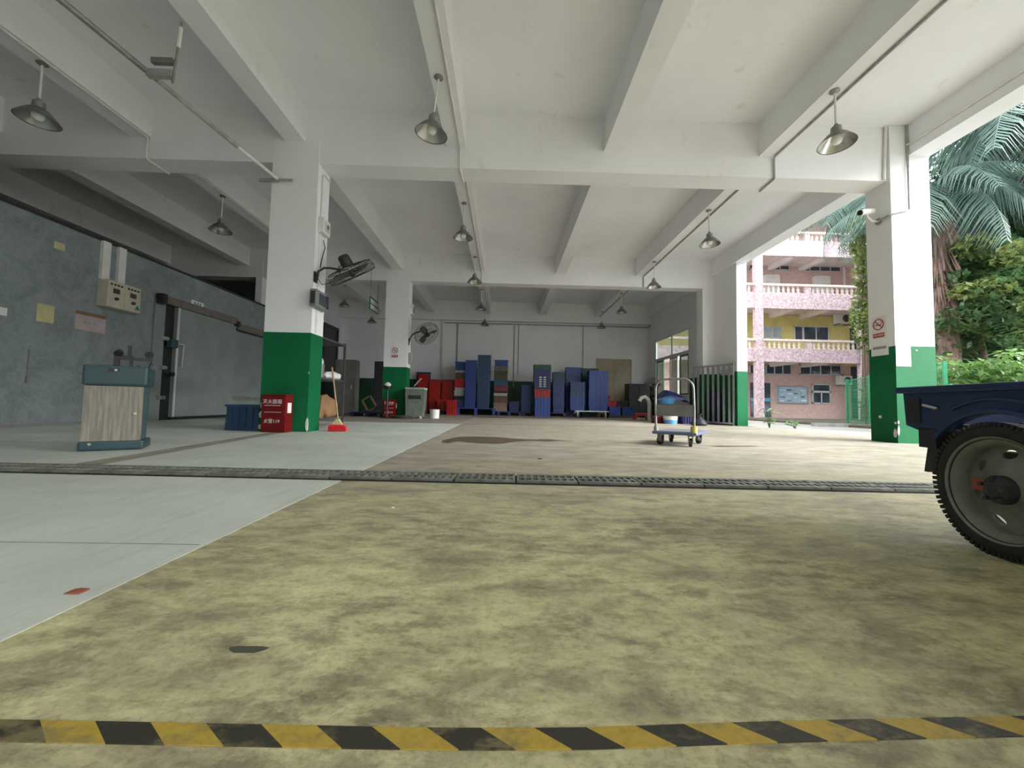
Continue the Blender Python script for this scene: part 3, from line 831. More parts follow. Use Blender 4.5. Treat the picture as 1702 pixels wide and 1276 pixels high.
def make_fan(root, M, R=0.40):
    # built facing +z in its own frame, M maps to the thing's frame
    mb = MB()
    for zz, rr in ((0.07, R * 0.98), (0.0, R), (-0.075, R * 0.93), (-0.095, R * 0.62), (0.085, R * 0.6)):
        mb.ring((0, 0, zz), (0, 0, 1), rr, 0.005 if rr > R * .9 else 0.003, 40, 5)
    for k in range(36):
        a = 2 * math.pi * k / 36
        c, s_ = math.cos(a), math.sin(a)
        mb.tube([(c * 0.06, s_ * 0.06, 0.09), (c * R * .6, s_ * R * .6, 0.085), (c * R * .98, s_ * R * .98, 0.07), (c * R, s_ * R, 0), (c * R * .93, s_ * R * .93, -0.075), (c * R * .62, s_ * R * .62, -0.095), (c * 0.08, s_ * 0.08, -0.10)], 0.0022, 4)
    mb.cyl((0, 0, 0.08), (0, 0, 0.10), 0.07)
    mb.v = [tuple(M @ Vector(x)) for x in mb.v]
    mb.build('guard', BLACK, root)
    for k in range(3):
        a = 2 * math.pi * k / 3 + 0.4
        bm_ = MB()
        pr = [(0.05, -0.03, -0.02), (0.05, 0.03, 0.02), (0.2, 0.10, 0.035), (R * .86, 0.11, 0.03), (R * .9, 0.0, -0.01), (R * .8, -0.06, -0.035), (0.2, -0.06, -0.035)]
        Mr = M @ Matrix.Rotation(a, 4, 'Z')
        vs = [Vector(x) for x in pr] + [Vector(x) + Vector((0, 0, 0.004)) for x in pr]
        n_ = len(pr)
        bm_.add(vs, [tuple(range(n_)), tuple(range(2 * n_ - 1, n_ - 1, -1))] + [(i, (i + 1) % n_, n_ + (i + 1) % n_, n_ + i) for i in range(n_)], Mr)
        bm_.build('fan_blade', mat('grey_fan_blade', (0.10, 0.105, 0.11), None, 5, 0.4, 0.4), root)
    mo = MB().lathe([(0.0, -0.30), (0.07, -0.30), (0.095, -0.27), (0.10, -0.12), (0.085, -0.10), (0.0, -0.10)], 20, M)
    mo.lathe([(0.0, -0.04), (0.055, -0.04), (0.055, 0.05), (0.03, 0.07), (0.0, 0.07)], 16, M)
    mo.build('motor', BLACKP, root, smooth=True)

def frame_to(n):
    return Vector(n).normalized().to_track_quat('Z', 'Y').to_matrix().to_4x4()

t = thing('wall_fan', 'black industrial wall fan tilted face down on the near column', 'fan', (-3.16, 6.36, 2.53))
make_fan(t, Matrix.Translation((0.50, 0.22, 0.17)) @ frame_to((0.42, 0.36, -0.86)))
MB().prism([(0.0, -0.09), (0.035, 0.07), (0.0, 0.09)], -0.06, 0.06).build('wall_bracket', BLACK, t)
MB().tube([(0.02, 0, 0.02), (0.05, 0.0, 0.10), (0.12, 0.03, 0.17), (0.2, 0.08, 0.19), (0.30, 0.14, 0.19), (0.40, 0.19, 0.20)], 0.018).build('arm', BLACK, t, smooth=True)
MB().cyl((0.33, 0.13, 0.20), (0.43, 0.20, 0.25), 0.045).build('knuckle', DULLMET, t)
MB().tube([(0.03, 0.02, 0.0), (0.08, 0.06, -0.10), (0.2, 0.1, -0.06), (0.3, 0.12, 0.05), (0.36, 0.14, 0.17)], 0.006).build('flex', BLACK, t)

t = thing('wall_fan', 'black industrial wall fan facing outwards on the column by the grey bin', 'fan', (-3.16, 12.6, 2.45))
make_fan(t, Matrix.Translation((0.58, -0.05, 0.28)) @ frame_to((0.52, -0.42, -0.62)), 0.41)
MB().box(0, 0.03, -0.05, 0.05, -0.1, 0.12).build('wall_bracket', BLACK, t)
MB().tube([(0.02, 0, 0.0), (0.06, 0, 0.16), (0.14, 0, 0.27), (0.3, -0.01, 0.33), (0.44, -0.02, 0.38)], 0.02).build('arm', BLACK, t, smooth=True)
t = thing('switch_box', 'white plastic switch box high on the column by the grey bin', 'switch box', (-3.16, 12.7, 3.36))
MB().rbox(0.0, 0.10, -0.13, 0.13, 0.0, 0.34, 0.012).build('box', PVC, t)
MB().box(0.1, 0.11, -0.07, 0.07, 0.06, 0.26).build('cover', DULLMET, t)
conduit([(-3.14, 12.6, 1.64), (-3.14, 12.6, 3.36)], 0.016, PVC, 'white conduit down the column by the grey bin')
o = MB().rbox(0, 0.1, -0.1, 0.1, 0, 0.36, 0.012).build('meter_box', mat('grey_meter', lin((150, 152, 148)), None, 6, 0.4)); o.location = (-3.16, 12.68, 1.74)
tag(o, 'small grey meter box above the green paint on the far column', 'meter box')

# ================================================================== signs
def no_smoking(loc, rz, w, lab, plaque=False):
    t = thing('no_smoking_sign', lab, 'sign', loc, rz)
    # local: faces -y
    h = w * 1.55
    MB().box(-w / 2, w / 2, -0.006, 0, 0, h).build('board', PAPER, t)
    r = w * 0.36
    MB().ring((0, -0.008, h * 0.64), (0, 1, 0), r, w * 0.035, 32, 6).build('red_ring', RPRINT, t)
    MB().box(-r, r, -0.0095, -0.0065, -w * 0.032, w * 0.032, Matrix.Translation((0, 0, h * 0.64)) @ Matrix.Rotation(math.radians(45), 4, 'Y')).build('red_slash', RPRINT, t)
    MB().box(-r * .7, r * .55, -0.0085, -0.006, -w * .03, w * .03, Matrix.Translation((0, 0, h * 0.62))).tube([(r * .5, -0.0075, h * .66), (r * .62, -0.0075, h * .72), (r * .45, -0.0075, h * .80)], w * .015, 5).build('cigarette', KPRINT, t)
    MB().box(-w * 0.40, w * 0.40, -0.0085, -0.006, h * 0.06, h * 0.25).build('red_band', RPRINT, t)
    text_part('lettering', '禁止吸烟', w * 0.17, WPRINT, t, (0, -0.0095, h * 0.155), (math.radians(90), 0, 0))
    return t
no_smoking((6.427, 6.53, 1.76), math.radians(-90), 0.25, 'no smoking sign with red band on the column by the truck')
no_smoking((-3.56, 12.500, 1.91), 0, 0.24, 'no smoking sign with red band on the column by the grey bin')
t = thing('plaque', 'pale plaque with dark lettering bar below the no smoking sign', 'plaque', (6.427, 6.52, 1.47), math.radians(-90))
MB().box(-0.15, 0.15, -0.008, 0, 0, 0.19).build('board', PAPER, t)
MB().box(-0.12, 0.12, -0.0095, -0.008, 0.11, 0.155).build('dark_bar', GPRINT, t)
t = thing('notice_sheet', 'white printed notice sheet taped to the lit face of the column', 'notice', (6.555, 6.256, 1.26))
MB().box(-0.125, 0.125, -0.003, 0, 0, 0.36).build('sheet', PAPER, t)
for k in range(9):
    MB().box(-0.10, -0.06, -0.004, -0.003, 0.04 + k * 0.033, 0.055 + k * 0.033).box(-0.04, 0.10 - (k % 3) * 0.02, -0.004, -0.003, 0.044 + k * 0.033, 0.052 + k * 0.033).build('printed_line', GPRINT, t)
# surveillance camera on the column
t = thing('surveillance_camera', 'white bullet surveillance camera on a bracket on the open side column', 'camera', (6.43, 6.47, 3.80))
MB().cyl((-0.005, 0, 0), (-0.03, 0, 0), 0.055, n=16).build('mount', DULLMET, t)
MB().tube([(-0.02, 0, 0), (-0.12, 0, 0.0), (-0.2, 0, 0.06), (-0.22, 0, 0.12)], 0.016).build('arm', PVC, t)
MB().cyl((-0.10, 0.02, 0.19), (-0.37, -0.04, 0.125), 0.05, 0.05, 18).build('body', PVC, t, smooth=True)
MB().cyl((-0.365, -0.04, 0.126), (-0.385, -0.044, 0.121), 0.044, 0.044, 18).build('lens', BLACK, t)
# safety board hanging by the second column
t = thing('hanging_sign', 'double green framed safety board hanging beside the column', 'sign', (-4.4, 12.83, ZS))
for x_, y_ in ((0, -0.36), (0, 0.36)):
    MB().cyl((x_, y_, 0), (x_, y_, -0.95), 0.008, n=6).build('hanging_rod', DULLMET, t)
MB().box(-0.015, 0.015, -0.42, 0.42, -1.32, -0.95).box(-0.013, 0.013, -0.40, 0.40, -0.93, -0.91).build('frame', GREENF, t)
for z in (-1.10, -1.29):
    for s_ in (-1, 1):
        MB().box(s_ * 0.015 if s_ > 0 else -0.019, 0.019 if s_ > 0 else -0.015, -0.37, 0.37, z, z + 0.13).build('panel', PAPER, t)

# ================================================================== things on the cold store wall
t = thing('control_box', 'pair of pale control boxes with dials below two ducts on the cold store', 'control box', (-7.57, 7.2, 2.17))
for k in range(2):
    b = MB().rbox(0.0, 0.2, 0.02 + k * 0.33, 0.345 + k * 0.33, 0, 0.50, 0.01).build('box', mat('cream_enamel', lin((188, 184, 164)), lin((172, 168, 150)), 4, 0.5), t)
    for q in range(4):
        MB().cyl((0.2, 0.08 + k * .33 + q * 0.065, 0.43), (0.212, 0.08 + k * .33 + q * 0.065, 0.43), 0.02, n=10).build('indicator', KPRINT, b)
    MB().box(0.2, 0.21, 0.12 + k * .33, 0.24 + k * .33, 0.27, 0.36).build('meter', KPRINT, b)
    MB().cyl((0.2, 0.18 + k * .33, 0.17), (0.235, 0.18 + k * .33, 0.17), 0.03, n=12).build('dial', KPRINT, b)
MB().prism([(0, 0), (0.10, 0), (0.05, 0.09)], -0.002, 0.002, Matrix.Translation((0.203, 0.56, 0.06)) @ Matrix.Rotation(math.radians(90), 4, 'Z')).build('warning_label', GREENF, t)
for y, lab in ((7.30, 'wide white duct rising from the control box nearer the poster'), (7.60, 'wide white duct rising from the control box nearer the door')):
    o = MB().box(-0.0, 0.06, -0.07, 0.07, 0, 0.72).build('cable_duct', PVC); o.location = (-7.57, y, 2.68); tag(o, lab, 'duct')
def sheet(name, y0, y1, z0, z1, m_, lab, band=None):
    t = thing(name, lab, 'notice', (-7.57, (y0 + y1) / 2, z0))
    MB().box(0, 0.004, -(y1 - y0) / 2, (y1 - y0) / 2, 0, z1 - z0).build('sheet', m_, t)
    if band:
        MB().box(0.004, 0.006, -(y1 - y0) / 2, (y1 - y0) / 2, (z1 - z0) * 0.82, z1 - z0).build('header', band, t)
    return t
t = sheet('wall_notice', 6.90, 7.42, 1.68, 2.01, PAPERP, 'pink grey printed notice below the control boxes', CARD)
for k in range(3):
    MB().box(0.004, 0.006, -0.12 + k * 0.08, -0.08 + k * 0.08, 0.13, 0.16).build('print', GPRINT, t)
sheet('wall_notice', 6.34, 6.58, 1.70, 1.99, PAPERY, 'faded yellow sheet on the cold store wall')
sheet('wall_notice', 6.50, 6.66, 2.96, 3.08, PAPERY, 'small yellow square high on the cold store wall')
t = sheet('wall_notice', 5.8, 5.97, 1.69, 1.81, PAPER, 'small white card on the cold store wall away from the door')
t = sheet('wall_notice', 9.36, 9.74, 2.735, 2.86, PAPER, 'white plate over the cold store door')
for k in range(3):
    MB().box(0.004, 0.006, -0.11 + k * 0.085, -0.05 + k * 0.085, 0.03, 0.095).build('print', GPRINT, t)
o = MB().box(0, 0.012, -0.008, 0.008, 0, 0.45).box(0, 0.03, -0.02, 0.02, -0.09, 0.02).build('door_cord', DULLMET); o.location = (-7.57, 6.28, 0.78)
tag(o, 'thin dark cord with a weight hanging on the cold store wall', 'cord')

# ================================================================== console by the cold store
t = thing('weighing_console', 'teal and grey wood fronted console standing by the cold store wall', 'console', (-3.90, 3.65, 0.006), math.radians(34))
# local x runs along the front, local y goes back
MB().box(0.025, 0.415, 0.015, 0.33, 0.08, 0.62).build('body', mat('teal_side', lin((64, 92, 96)), None, 5, 0.5), t)
MB().box(0.018, 0.422, 0.0, 0.018, 0.085, 0.605).build('front_panel', WOODG, t, label='grey wood grain front panel')
MB().rbox(0.0, 0.45, -0.012, 0.36, 0.0, 0.085, 0.02).build('plinth', TEAL, t)
hd = MB().rbox(0.0, 0.45, -0.025, 0.37, 0.61, 0.80, 0.022).build('hood', TEAL, t)
MB().box(0.17, 0.25, -0.03, -0.024, 0.74, 0.775).build('lock_recess', BLACKP, hd)
MB().cyl((0.225, -0.03, 0.757), (0.225, -0.036, 0.757), 0.011).build('lock', STEEL, hd)
MB().cyl((0.375, 0.0, 0.345), (0.375, -0.02, 0.345), 0.012).build('knob', STEEL, t)
MB().cyl((0.08, -0.012, 0.06), (0.08, -0.018, 0.06), 0.012).build('plinth_screw', STEEL, t)
rk = MB().box(0.17, 0.21, 0.14, 0.18, 0.80, 0.90).box(0.285, 0.305, 0.14, 0.17, 0.80, 0.87).box(0.17, 0.45, 0.135, 0.165, 0.87, 0.90).build('top_rack', BLACK, t)
MB().cyl((0.19, 0.20, 0.93), (0.19, 0.235, 0.945), 0.035, n=14).build('pad', BLACK, rk)
MB().cyl((0.42, 0.17, 0.935), (0.42, 0.20, 0.94), 0.035, n=14).build('pad', BLACK, rk)
MB().box(0.215, 0.30, 0.205, 0.22, 0.905, 0.92).build('cross_arm', BLACK, rk)
MB().box(0.255, 0.28, 0.20, 0.23, 0.91, 1.02).build('post', BLACK, rk)
MB().cyl((0.36, 0.14, 0.80), (0.36, 0.14, 0.82), 0.013).cyl((0.43, 0.16, 0.80), (0.45, 0.17, 0.85), 0.012).build('knob', BLACK, t)

# ================================================================== crates
def crate_mesh(w, d, h, material, taper=0.90, rim=0.035, ribs=True):
    mb = MB()
    a, b = w / 2, d / 2
    r0 = 0.026
    A = [(-a * taper, -b * taper, 0), (a * taper, -b * taper, 0), (a * taper, b * taper, 0), (-a * taper, b * taper, 0)]
    B = [(-a + r0, -b + r0, h - rim), (a - r0, -b + r0, h - rim), (a - r0, b - r0, h - rim), (-a + r0, b - r0, h - rim)]
    Cc = [(-a, -b, h - rim), (a, -b, h - rim), (a, b, h - rim), (-a, b, h - rim)]
    D = [(x, y, h) for x, y, _ in Cc]
    Ei = [(x * 0.93, y * 0.91, h) for x, y, _ in Cc]
    Fi = [(x * taper * 0.94, y * taper * 0.92, 0.02) for x, y, _ in Cc]
    vs = A + B + Cc + D + Ei + Fi
    fs = [(3, 2, 1, 0)]
    for lv in range(5):
        for k in range(4):
            fs.append((lv * 4 + k, lv * 4 + (k + 1) % 4, lv * 4 + 4 + (k + 1) % 4, lv * 4 + 4 + k))
    fs.append((20, 21, 22, 23))
    mb.add(vs, fs)
    if ribs:
        for q in (-0.6, -0.2, 0.2, 0.6):
            mb.box(q * a - 0.008, q * a + 0.008, -b * (taper + 1) / 2 - 0.012, -b * taper + 0.01, h * 0.12, h - rim)
    return mb.mesh('plastic_crate', material)

CM = {}
def crate(x, y, z, w, d, h, material, label, group, rz=0.0, taper=0.90, name='plastic_crate'):
    key = (round(w, 2), round(d, 2), round(h, 2), material.name, taper)
    if key not in CM:
        CM[key] = crate_mesh(key[0], key[1], key[2], material, taper)
    o = bpy.data.objects.new(name, CM[key])
    COL.objects.link(o)
    o.location = (x, y, z)
    o.rotation_euler = (0, 0, rz)
    return tag(o, label, 'crate', group)

def stack(x0, x1, y, z0, layers, label, group, d=0.42, lean=0.0):
    # layers from the bottom: (material, crate height, pitch, count)
    z = z0
    w = x1 - x0
    for material, h, pitch, n in layers:
        for k in range(n):
            crate((x0 + x1) / 2 + random.uniform(-.008, .008) + lean * (z - z0), y + random.uniform(-.008, .008), z, w, d, h, material, label, group, random.uniform(-.012, .012))
            z += pitch
        z += max(0, h - pitch) if False else 0
    return z

def tub_stack(x0, x1, y, z0, items, label_fmt, group):
    # single tubs standing on one another, listed bottom first: (material, height, colour words)
    z = z0
    for i, (material, h, words) in enumerate(items):
        crate((x0 + x1) / 2 + random.uniform(-.012, .012), y + random.uniform(-.01, .01), z, (x1 - x0) * random.uniform(.97, 1.0), 0.44, h - 0.004, material, label_fmt % words, group, random.uniform(-.02, .02), 0.95)
        z += h

def pallet(x0, x1, y0, y1, h, material, label, rz=0):
    t = thing('plastic_pallet', label, 'pallet', ((x0 + x1) / 2, (y0 + y1) / 2, 0), rz)
    a, b = (x1 - x0) / 2, (y1 - y0) / 2
    n = 7
    for k in range(n):
        yy = -b + (2 * b - 0.09) * k / (n - 1)
        MB().box(-a, a, yy, yy + 0.09, h - 0.035, h).build('deck_slat', material, t)
    for xk in (-a, -0.06, a - 0.12):
        MB().box(xk, xk + 0.12, -b, b, 0, h - 0.035).build('runner', material, t)
    return t

PALB = mat('pallet_blue', lin((52, 66, 142)), lin((44, 56, 122)), 5, 0.5)
pallet(-2.05, -0.40, 16.55, 17.5, 0.30, PALB, 'blue plastic pallet under the two tall blue crate stacks')
pallet(-3.15, -2.10, 16.75, 17.9, 0.16, NAVY, 'navy plastic pallet under the red crates')
pallet(-0.32, 0.72, 16.75, 17.7, 0.17, NAVY, 'navy plastic pallet under the many coloured tub stack')
pallet(0.76, 2.68, 16.95, 17.8, 0.16, NAVY, 'long navy plastic pallet under the shorter blue stacks')

tub_stack(-2.22, -1.77, 17.25, 0.31, [(BLUE, 0.33, 'blue'), (DARKG, 0.17, 'charcoal'), (GREYW, 0.23, 'grey white'), (GREYW, 0.13, 'shallow grey white'), (REDC, 0.20, 'lower red'), (REDC, 0.20, 'upper red'), (OLIVE, 0.26, 'olive brown'), (GREYW, 0.10, 'thin white'), (BLUE, 0.38, 'topmost blue')],
          '%s tub in the mixed stack beside the red crates', 'mixed tub stack beside the red crates')
stack(-1.75, -1.24, 17.02, 0.30, [(BLUE, 0.30, 0.098, 19)], 'blue nested crate in the tall stack next to the mixed tubs', 'tall blue stack next to the mixed tubs')
stack(-1.21, -0.64, 17.0, 0.30, [(BLUEG, 0.30, 0.10, 21)], 'slate blue nested crate in the tallest stack on the blue pallet', 'tallest slate blue stack')
tub_stack(-0.50, 0.135, 17.15, 0.175, [(BEIGE, 0.37, 'dusty pink'), (BROWNR, 0.30, 'brown red'), (GREYW, 0.12, 'shallow grey white'), (DARKG, 0.09, 'added charcoal gap filler'), (REDD, 0.24, 'dull red'), (TEALC, 0.26, 'teal'), (OLIVE, 0.38, 'olive brown'), (GREYB, 0.20, 'grey brown'), (BLUE, 0.28, 'topmost blue')],  # charcoal layer draws the dark gap between tubs as a tub
          '%s tub in the many coloured stack against the green dado', 'many coloured tub stack')
stack(0.18, 0.64, 17.2, 0.175, [(NAVY, 0.26, 0.09, 3)], 'navy crate in the low stack on the shared pallet', 'low navy stack')
stack(0.71, 1.17, 17.3, 0.165, [(BLUE, 0.30, 0.098, 10)], 'blue nested crate in the short stack beside the green topped stack', 'short blue stack')
stack(1.24, 1.94, 16.55, 0.0, [(BLUEB, 0.80, 0.80, 1)], 'deep bright blue tub under the red crate', 'green topped stack', 0.5)
stack(1.22, 1.93, 16.55, 0.805, [(REDC, 0.33, 0.33, 1)], 'red crate in the middle of the green topped stack', 'green topped stack', 0.5)
stack(1.21, 1.94, 16.6, 1.14, [(NAVY, 0.30, 0.095, 7)], 'navy nested crate above the red crate', 'green topped stack', 0.5)
stack(1.20, 1.95, 16.6, 1.81, [(GREENC, 0.22, 0.08, 3)], 'dark green crate on top of the navy crates', 'green topped stack', 0.5)
for k in range(6):
    pass
stack(2.10, 2.62, 17.2, 0.165, [(BLUE, 0.30, 0.098, 12)], 'blue nested crate in the lower half of the teal topped stack', 'teal topped stack')
stack(2.09, 2.62, 17.2, 1.345, [(BLUEG, 0.30, 0.098, 4)], 'slate blue crate near the top of the teal topped stack', 'teal topped stack')
stack(2.10, 2.62, 17.2, 1.74, [(GREENC, 0.20, 0.1, 1)], 'green crate topping the slate blue crates', 'teal topped stack')
stack(2.76, 3.48, 17.85, 0.0, [(BLUE, 0.36, 0.11, 18)], 'blue nested crate in the wide stack behind the short trolley stack', 'wide blue stack behind')
stack(3.56, 4.35, 18.15, 0.0, [(GREENC, 0.36, 0.11, 18)], 'dark green nested crate in the stack against the back wall', 'dark green stack')
stack(2.80, 3.46, 16.9, 0.285, [(BLUEB, 0.30, 0.098, 6)], 'bright blue crate low in the short stack on the flat trolley', 'short stack on the flat trolley', 0.5)
stack(2.80, 3.46, 16.9, 0.875, [(TEALC, 0.30, 0.11, 2)], 'teal crate in the short stack on the flat trolley', 'short stack on the flat trolley', 0.5)
stack(2.80, 3.46, 16.9, 1.10, [(BLUE, 0.30, 0.11, 2)], 'blue crate on top of the short flat trolley stack', 'short stack on the flat trolley', 0.5)
stack(3.60, 4.46, 16.95, 0.285, [(BLUEB, 0.28, 0.076, 20)], 'bright blue nested crate in the wide many rimmed stack', 'wide many rimmed blue stack', 0.55, 0.012)
# printed marks on the navy crates
for k in range(5):
    for s_ in (-1, 1):
        o = MB().box(-0.05, 0.05, -0.004, 0, 0, 0.05).build('crate_label', PAPER)
        o.location = (1.58 + s_ * 0.09, 16.335, 1.25 + k * 0.095)
        tag(o, 'small white label stuck on a navy crate', 'label', 'white labels on the navy crates')
t = thing('flat_trolley', 'low steel flat trolley under the bright blue crate stacks', 'trolley', (3.70, 16.8, 0))
MB().box(-0.72, 0.72, -0.42, 0.36, 0.24, 0.28).build('deck', STEEL, t)
for sx in (-0.6, 0.58):
    for sy in (-0.36, 0.28):
        MB().cyl((sx - 0.02, sy, 0.08), (sx + 0.02, sy, 0.08), 0.08, n=16).build('wheel', PVC if sy < 0 else RUBBER, t)
        MB().box(sx - 0.03, sx + 0.03, sy - 0.02, sy + 0.02, 0.12, 0.24).build('caster_fork', STEEL, t)

# red crates
stack(-3.95, -3.42, 17.7, 0.0, [(REDC, 0.42, 0.13, 9)], 'red nested crate in the back stack beside the pale downpipe', 'red crates by the downpipe', 0.5)
stack(-3.40, -2.86, 17.6, 0.165, [(REDC, 0.42, 0.13, 8)], 'red nested crate in the middle stack on the navy pallet', 'red crates in the middle', 0.5)
stack(-2.84, -2.28, 17.7, 0.165, [(REDC, 0.42, 0.13, 8)], 'red nested crate in the stack next to the mixed tubs', 'red crates next to the mixed tubs', 0.5)
stack(-2.92, -2.46, 16.98, 0.165, [(REDC, 0.46, 0.46, 1)], 'single red crate on the pallet front nearer the white bucket', 'front red crates', 0.42)
stack(-2.44, -1.98, 16.36, 0.0, [(REDC, 0.62, 0.62, 1)], 'single deep red crate in front of the mixed tubs', 'front red crates', 0.3)
stack(-4.15, -3.5, 18.3, 0.9, [(NAVY, 0.5, 0.5, 2)], 'navy crate on the shelf behind the red crates', 'navy crates behind', 0.4)
o = MB().box(-0.34, 0.34, -0.25, 0.25, 0, 0.9).build('pallet_box', NAVY); o.location = (-3.82, 18.3, 0); tag(o, 'navy box standing behind the red crates by the back wall', 'box')
stack(-3.96, -3.45, 17.72, 1.46, [(REDC, 0.32, 0.32, 1)], 'red crate on top of the back red stack', 'top red crate', 0.4)
# pieces right of the stacks
stack(4.50, 5.02, 16.9, 0.10, [(BLUEB, 0.38, 0.38, 1)], 'bright blue crate with pale front beside the many rimmed stack', 'low blue crates by the door', 0.45)
stack(5.05, 5.56, 16.9, 0.10, [(BLUE, 0.38, 0.38, 1)], 'blue crate in front of the double door', 'low blue crates by the door', 0.45)
o = MB().box(-0.53, 0.52, -0.24, 0.2, 0, 0.098).build('board', WOODD); o.location = (5.0, 16.88, 0); tag(o, 'low dark board under two blue crates by the door', 'board')
stack(4.52, 4.98, 17.35, 0.0, [(REDC, 0.56, 0.18, 2)], 'red crate behind the bright blue crate', 'small red crates by the door', 0.4)
stack(4.50, 4.74, 17.5, 0.7, [(REDC, 0.28, 0.28, 1)], 'small red tub on the red crates', 'small red tub by the door', 0.3)
stack(5.0, 5.5, 17.45, 0.0, [(DARKG, 0.42, 0.16, 3)], 'charcoal crate behind the blue crate by the door', 'charcoal crates by the door', 0.4)
t = thing('metal_cabinet', 'low black metal cabinet beside the double door', 'cabinet', (6.1, 17.6, 0))
MB().box(-0.55, 0.40, -0.3, 0.3, 0.05, 1.52).build('body', BLACK, t)
for s_ in (-1, 1):
    lf = MB().box(-0.545 if s_ < 0 else -0.07, -0.08 if s_ < 0 else 0.395, -0.315, -0.3, 0.08, 1.5).build('cabinet_door', mat('black_door', (0.03, 0.032, 0.034), None, 4, 0.4), t)
    MB().box(-0.10 if s_ < 0 else -0.055, -0.085 if s_ < 0 else -0.04, -0.335, -0.315, 0.7, 0.9).build('handle', STEEL, lf)
t = thing('floor_fan', 'round black floor fan standing by the window', 'fan', (6.25, 16.3, 0))
make_fan(t, Matrix.Translation((0, 0, 1.35)) @ frame_to((-0.25, -1, 0.1)), 0.36)
MB().cyl((0, 0.1, 0.05), (0, 0.1, 1.3), 0.025).build('pole', BLACK, t)
MB().lathe([(0, 0), (0.26, 0), (0.26, 0.03), (0.05, 0.06), (0, 0.06)], 20, Matrix.Translation((0, 0.1, 0))).build('base', BLACK, t)
# small pink stool
t = thing('plastic_stool', 'low pink plastic stool on the floor near the window', 'stool', (5.36, 15.2, 0))
MB().rbox(-0.24, 0.24, -0.16, 0.16, 0.20, 0.25, 0.02).build('seat', PINK, t)
for sx in (-1, 1):
    for sy in (-1, 1):
        MB().prism([(sx * 0.26 - 0.035, 0), (sx * 0.26 + 0.035, 0), (sx * 0.22 + 0.04, 0.21), (sx * 0.22 - 0.04, 0.21)], sy * 0.13 - 0.025, sy * 0.13 + 0.025).build('leg', PINK, t)
MB().box(-0.19, 0.19, -0.15, -0.13, 0.15, 0.2).box(-0.19, 0.19, 0.13, 0.15, 0.15, 0.2).build('apron', PINK, t)

# white bent pipe, tubs and bags behind the platform trolley
pipe('bent_pipe', [(5.24, 14.0, 0.0), (5.24, 14.0, 0.62), (5.2, 14.0, 0.76), (5.08, 14.0, 0.86), (4.95, 14.0, 0.82), (4.88, 14.0, 0.70)], 0.07, PVC, 'thick white bent hose end standing by the pink stool', 'pipe', n=12)
stack(5.30, 5.86, 13.2, 0.0, [(REDD, 0.40, 0.40, 1)], 'dull red crate under the pale blue basin', 'crate under the basin', 0.5)
stack(5.36, 5.84, 13.2, 0.405, [(BLUE, 0.20, 0.20, 1)], 'blue crate between the red crate and the basin', 'crate under the basin', 0.45)
b_ = MB().lathe([(0.0, 0), (0.22, 0), (0.30, 0.20), (0.32, 0.205), (0.29, 0.19), (0.21, 0.02), (0, 0.02)], 22).build('plastic_basin', LBLUE, smooth=True); b_.location = (5.42, 12.95, 0.61)
tag(b_, 'pale blue plastic basin below the navy tarpaulin', 'basin')
# tarpaulin: folded peak
tv = []
nx, ny = 15, 9
tm = MB()
for i in range(nx):
    for j in range(ny):
        u, v = i / (nx - 1), j / (ny - 1)
        x = -0.55 + 1.1 * u
        pk = max(0, 1 - abs(u - 0.36) / (0.36 if u < 0.36 else 0.64))
        z = 0.10 + 0.30 * pk ** 1.1 * (1 - 0.25 * abs(v - 0.4)) + 0.025 * math.sin(9 * u + 5 * v) - 0.10 * (u > 0.9)
        z -= max(0, 0.4 - v) / 0.4 * (0.06 + 0.20 * pk)
        tv.append((x, -0.3 + 0.6 * max(v, 0.12), z))
fs = [(i * ny + j, (i + 1) * ny + j, (i + 1) * ny + j + 1, i * ny + j + 1) for i in range(nx - 1) for j in range(ny - 1)]
top_n = len(tv)
tm.add(tv + [(x, y, z - 0.02) for x, y, z in tv], fs + [tuple(q + top_n for q in reversed(f_)) for f_ in fs] + [(i * ny, i * ny + top_n, (i + 1) * ny + top_n, (i + 1) * ny) for i in range(nx - 1)])
o = tm.build('tarpaulin', TARP, smooth=True); o.location = (5.62, 13.0, 0.70)
tag(o, 'crumpled navy tarpaulin draped over the tubs behind the trolley', 'tarpaulin')
t = thing('paint_bucket', 'white tub with blue wave print behind the trolley', 'bucket', (5.10, 11.9, 0))
MB().lathe([(0, 0), (0.19, 0), (0.205, 0.12), (0.0, 0.12)], 24).build('lower_print', LBLUE, t, smooth=True)
MB().lathe([(0.2, 0.119), (0.215, 0.25), (0.225, 0.25), (0.225, 0.27), (0.0, 0.275)], 24).build('body', PVC, t, smooth=True)
stack(5.42, 5.80, 11.95, 0.0, [(NAVY, 0.28, 0.28, 1)], 'small navy crate beside the white and blue tub', 'small navy crate by the tub', 0.4)
stack(4.72, 5.04, 12.3, 0.0, [(REDD, 0.22, 0.22, 1)], 'small dull red tub on the floor behind the trolley', 'dull red tub behind trolley', 0.35)
bm_ = MB()
bm_.lathe([(0, 0), (0.20, 0.01), (0.23, 0.06), (0.17, 0.14), (0.09, 0.21), (0.03, 0.26), (0.05, 0.31), (0.07, 0.34), (0.02, 0.33), (0, 0.33)], 14)
bm_.v = [(x * (1 + 0.12 * math.sin(5 * math.atan2(y, x) + z * 9)), y * (1 + 0.1 * math.cos(4 * math.atan2(y, x))), z) for x, y, z in bm_.v]
o = bm_.build('rubbish_bag', BAGK, smooth=True); o.location = (5.58, 11.05, 0); tag(o, 'knotted black rubbish bag on the floor by the steel gate', 'bag')
o = MB().lathe([(0, 0), (0.05, 0), (0.06, 0.12), (0.03, 0.16), (0, 0.16)], 14).build('plastic_bottle', PVC, smooth=True); o.location = (5.78, 11.5, 0); tag(o, 'small white bottle between rubbish bag and gate', 'bottle')
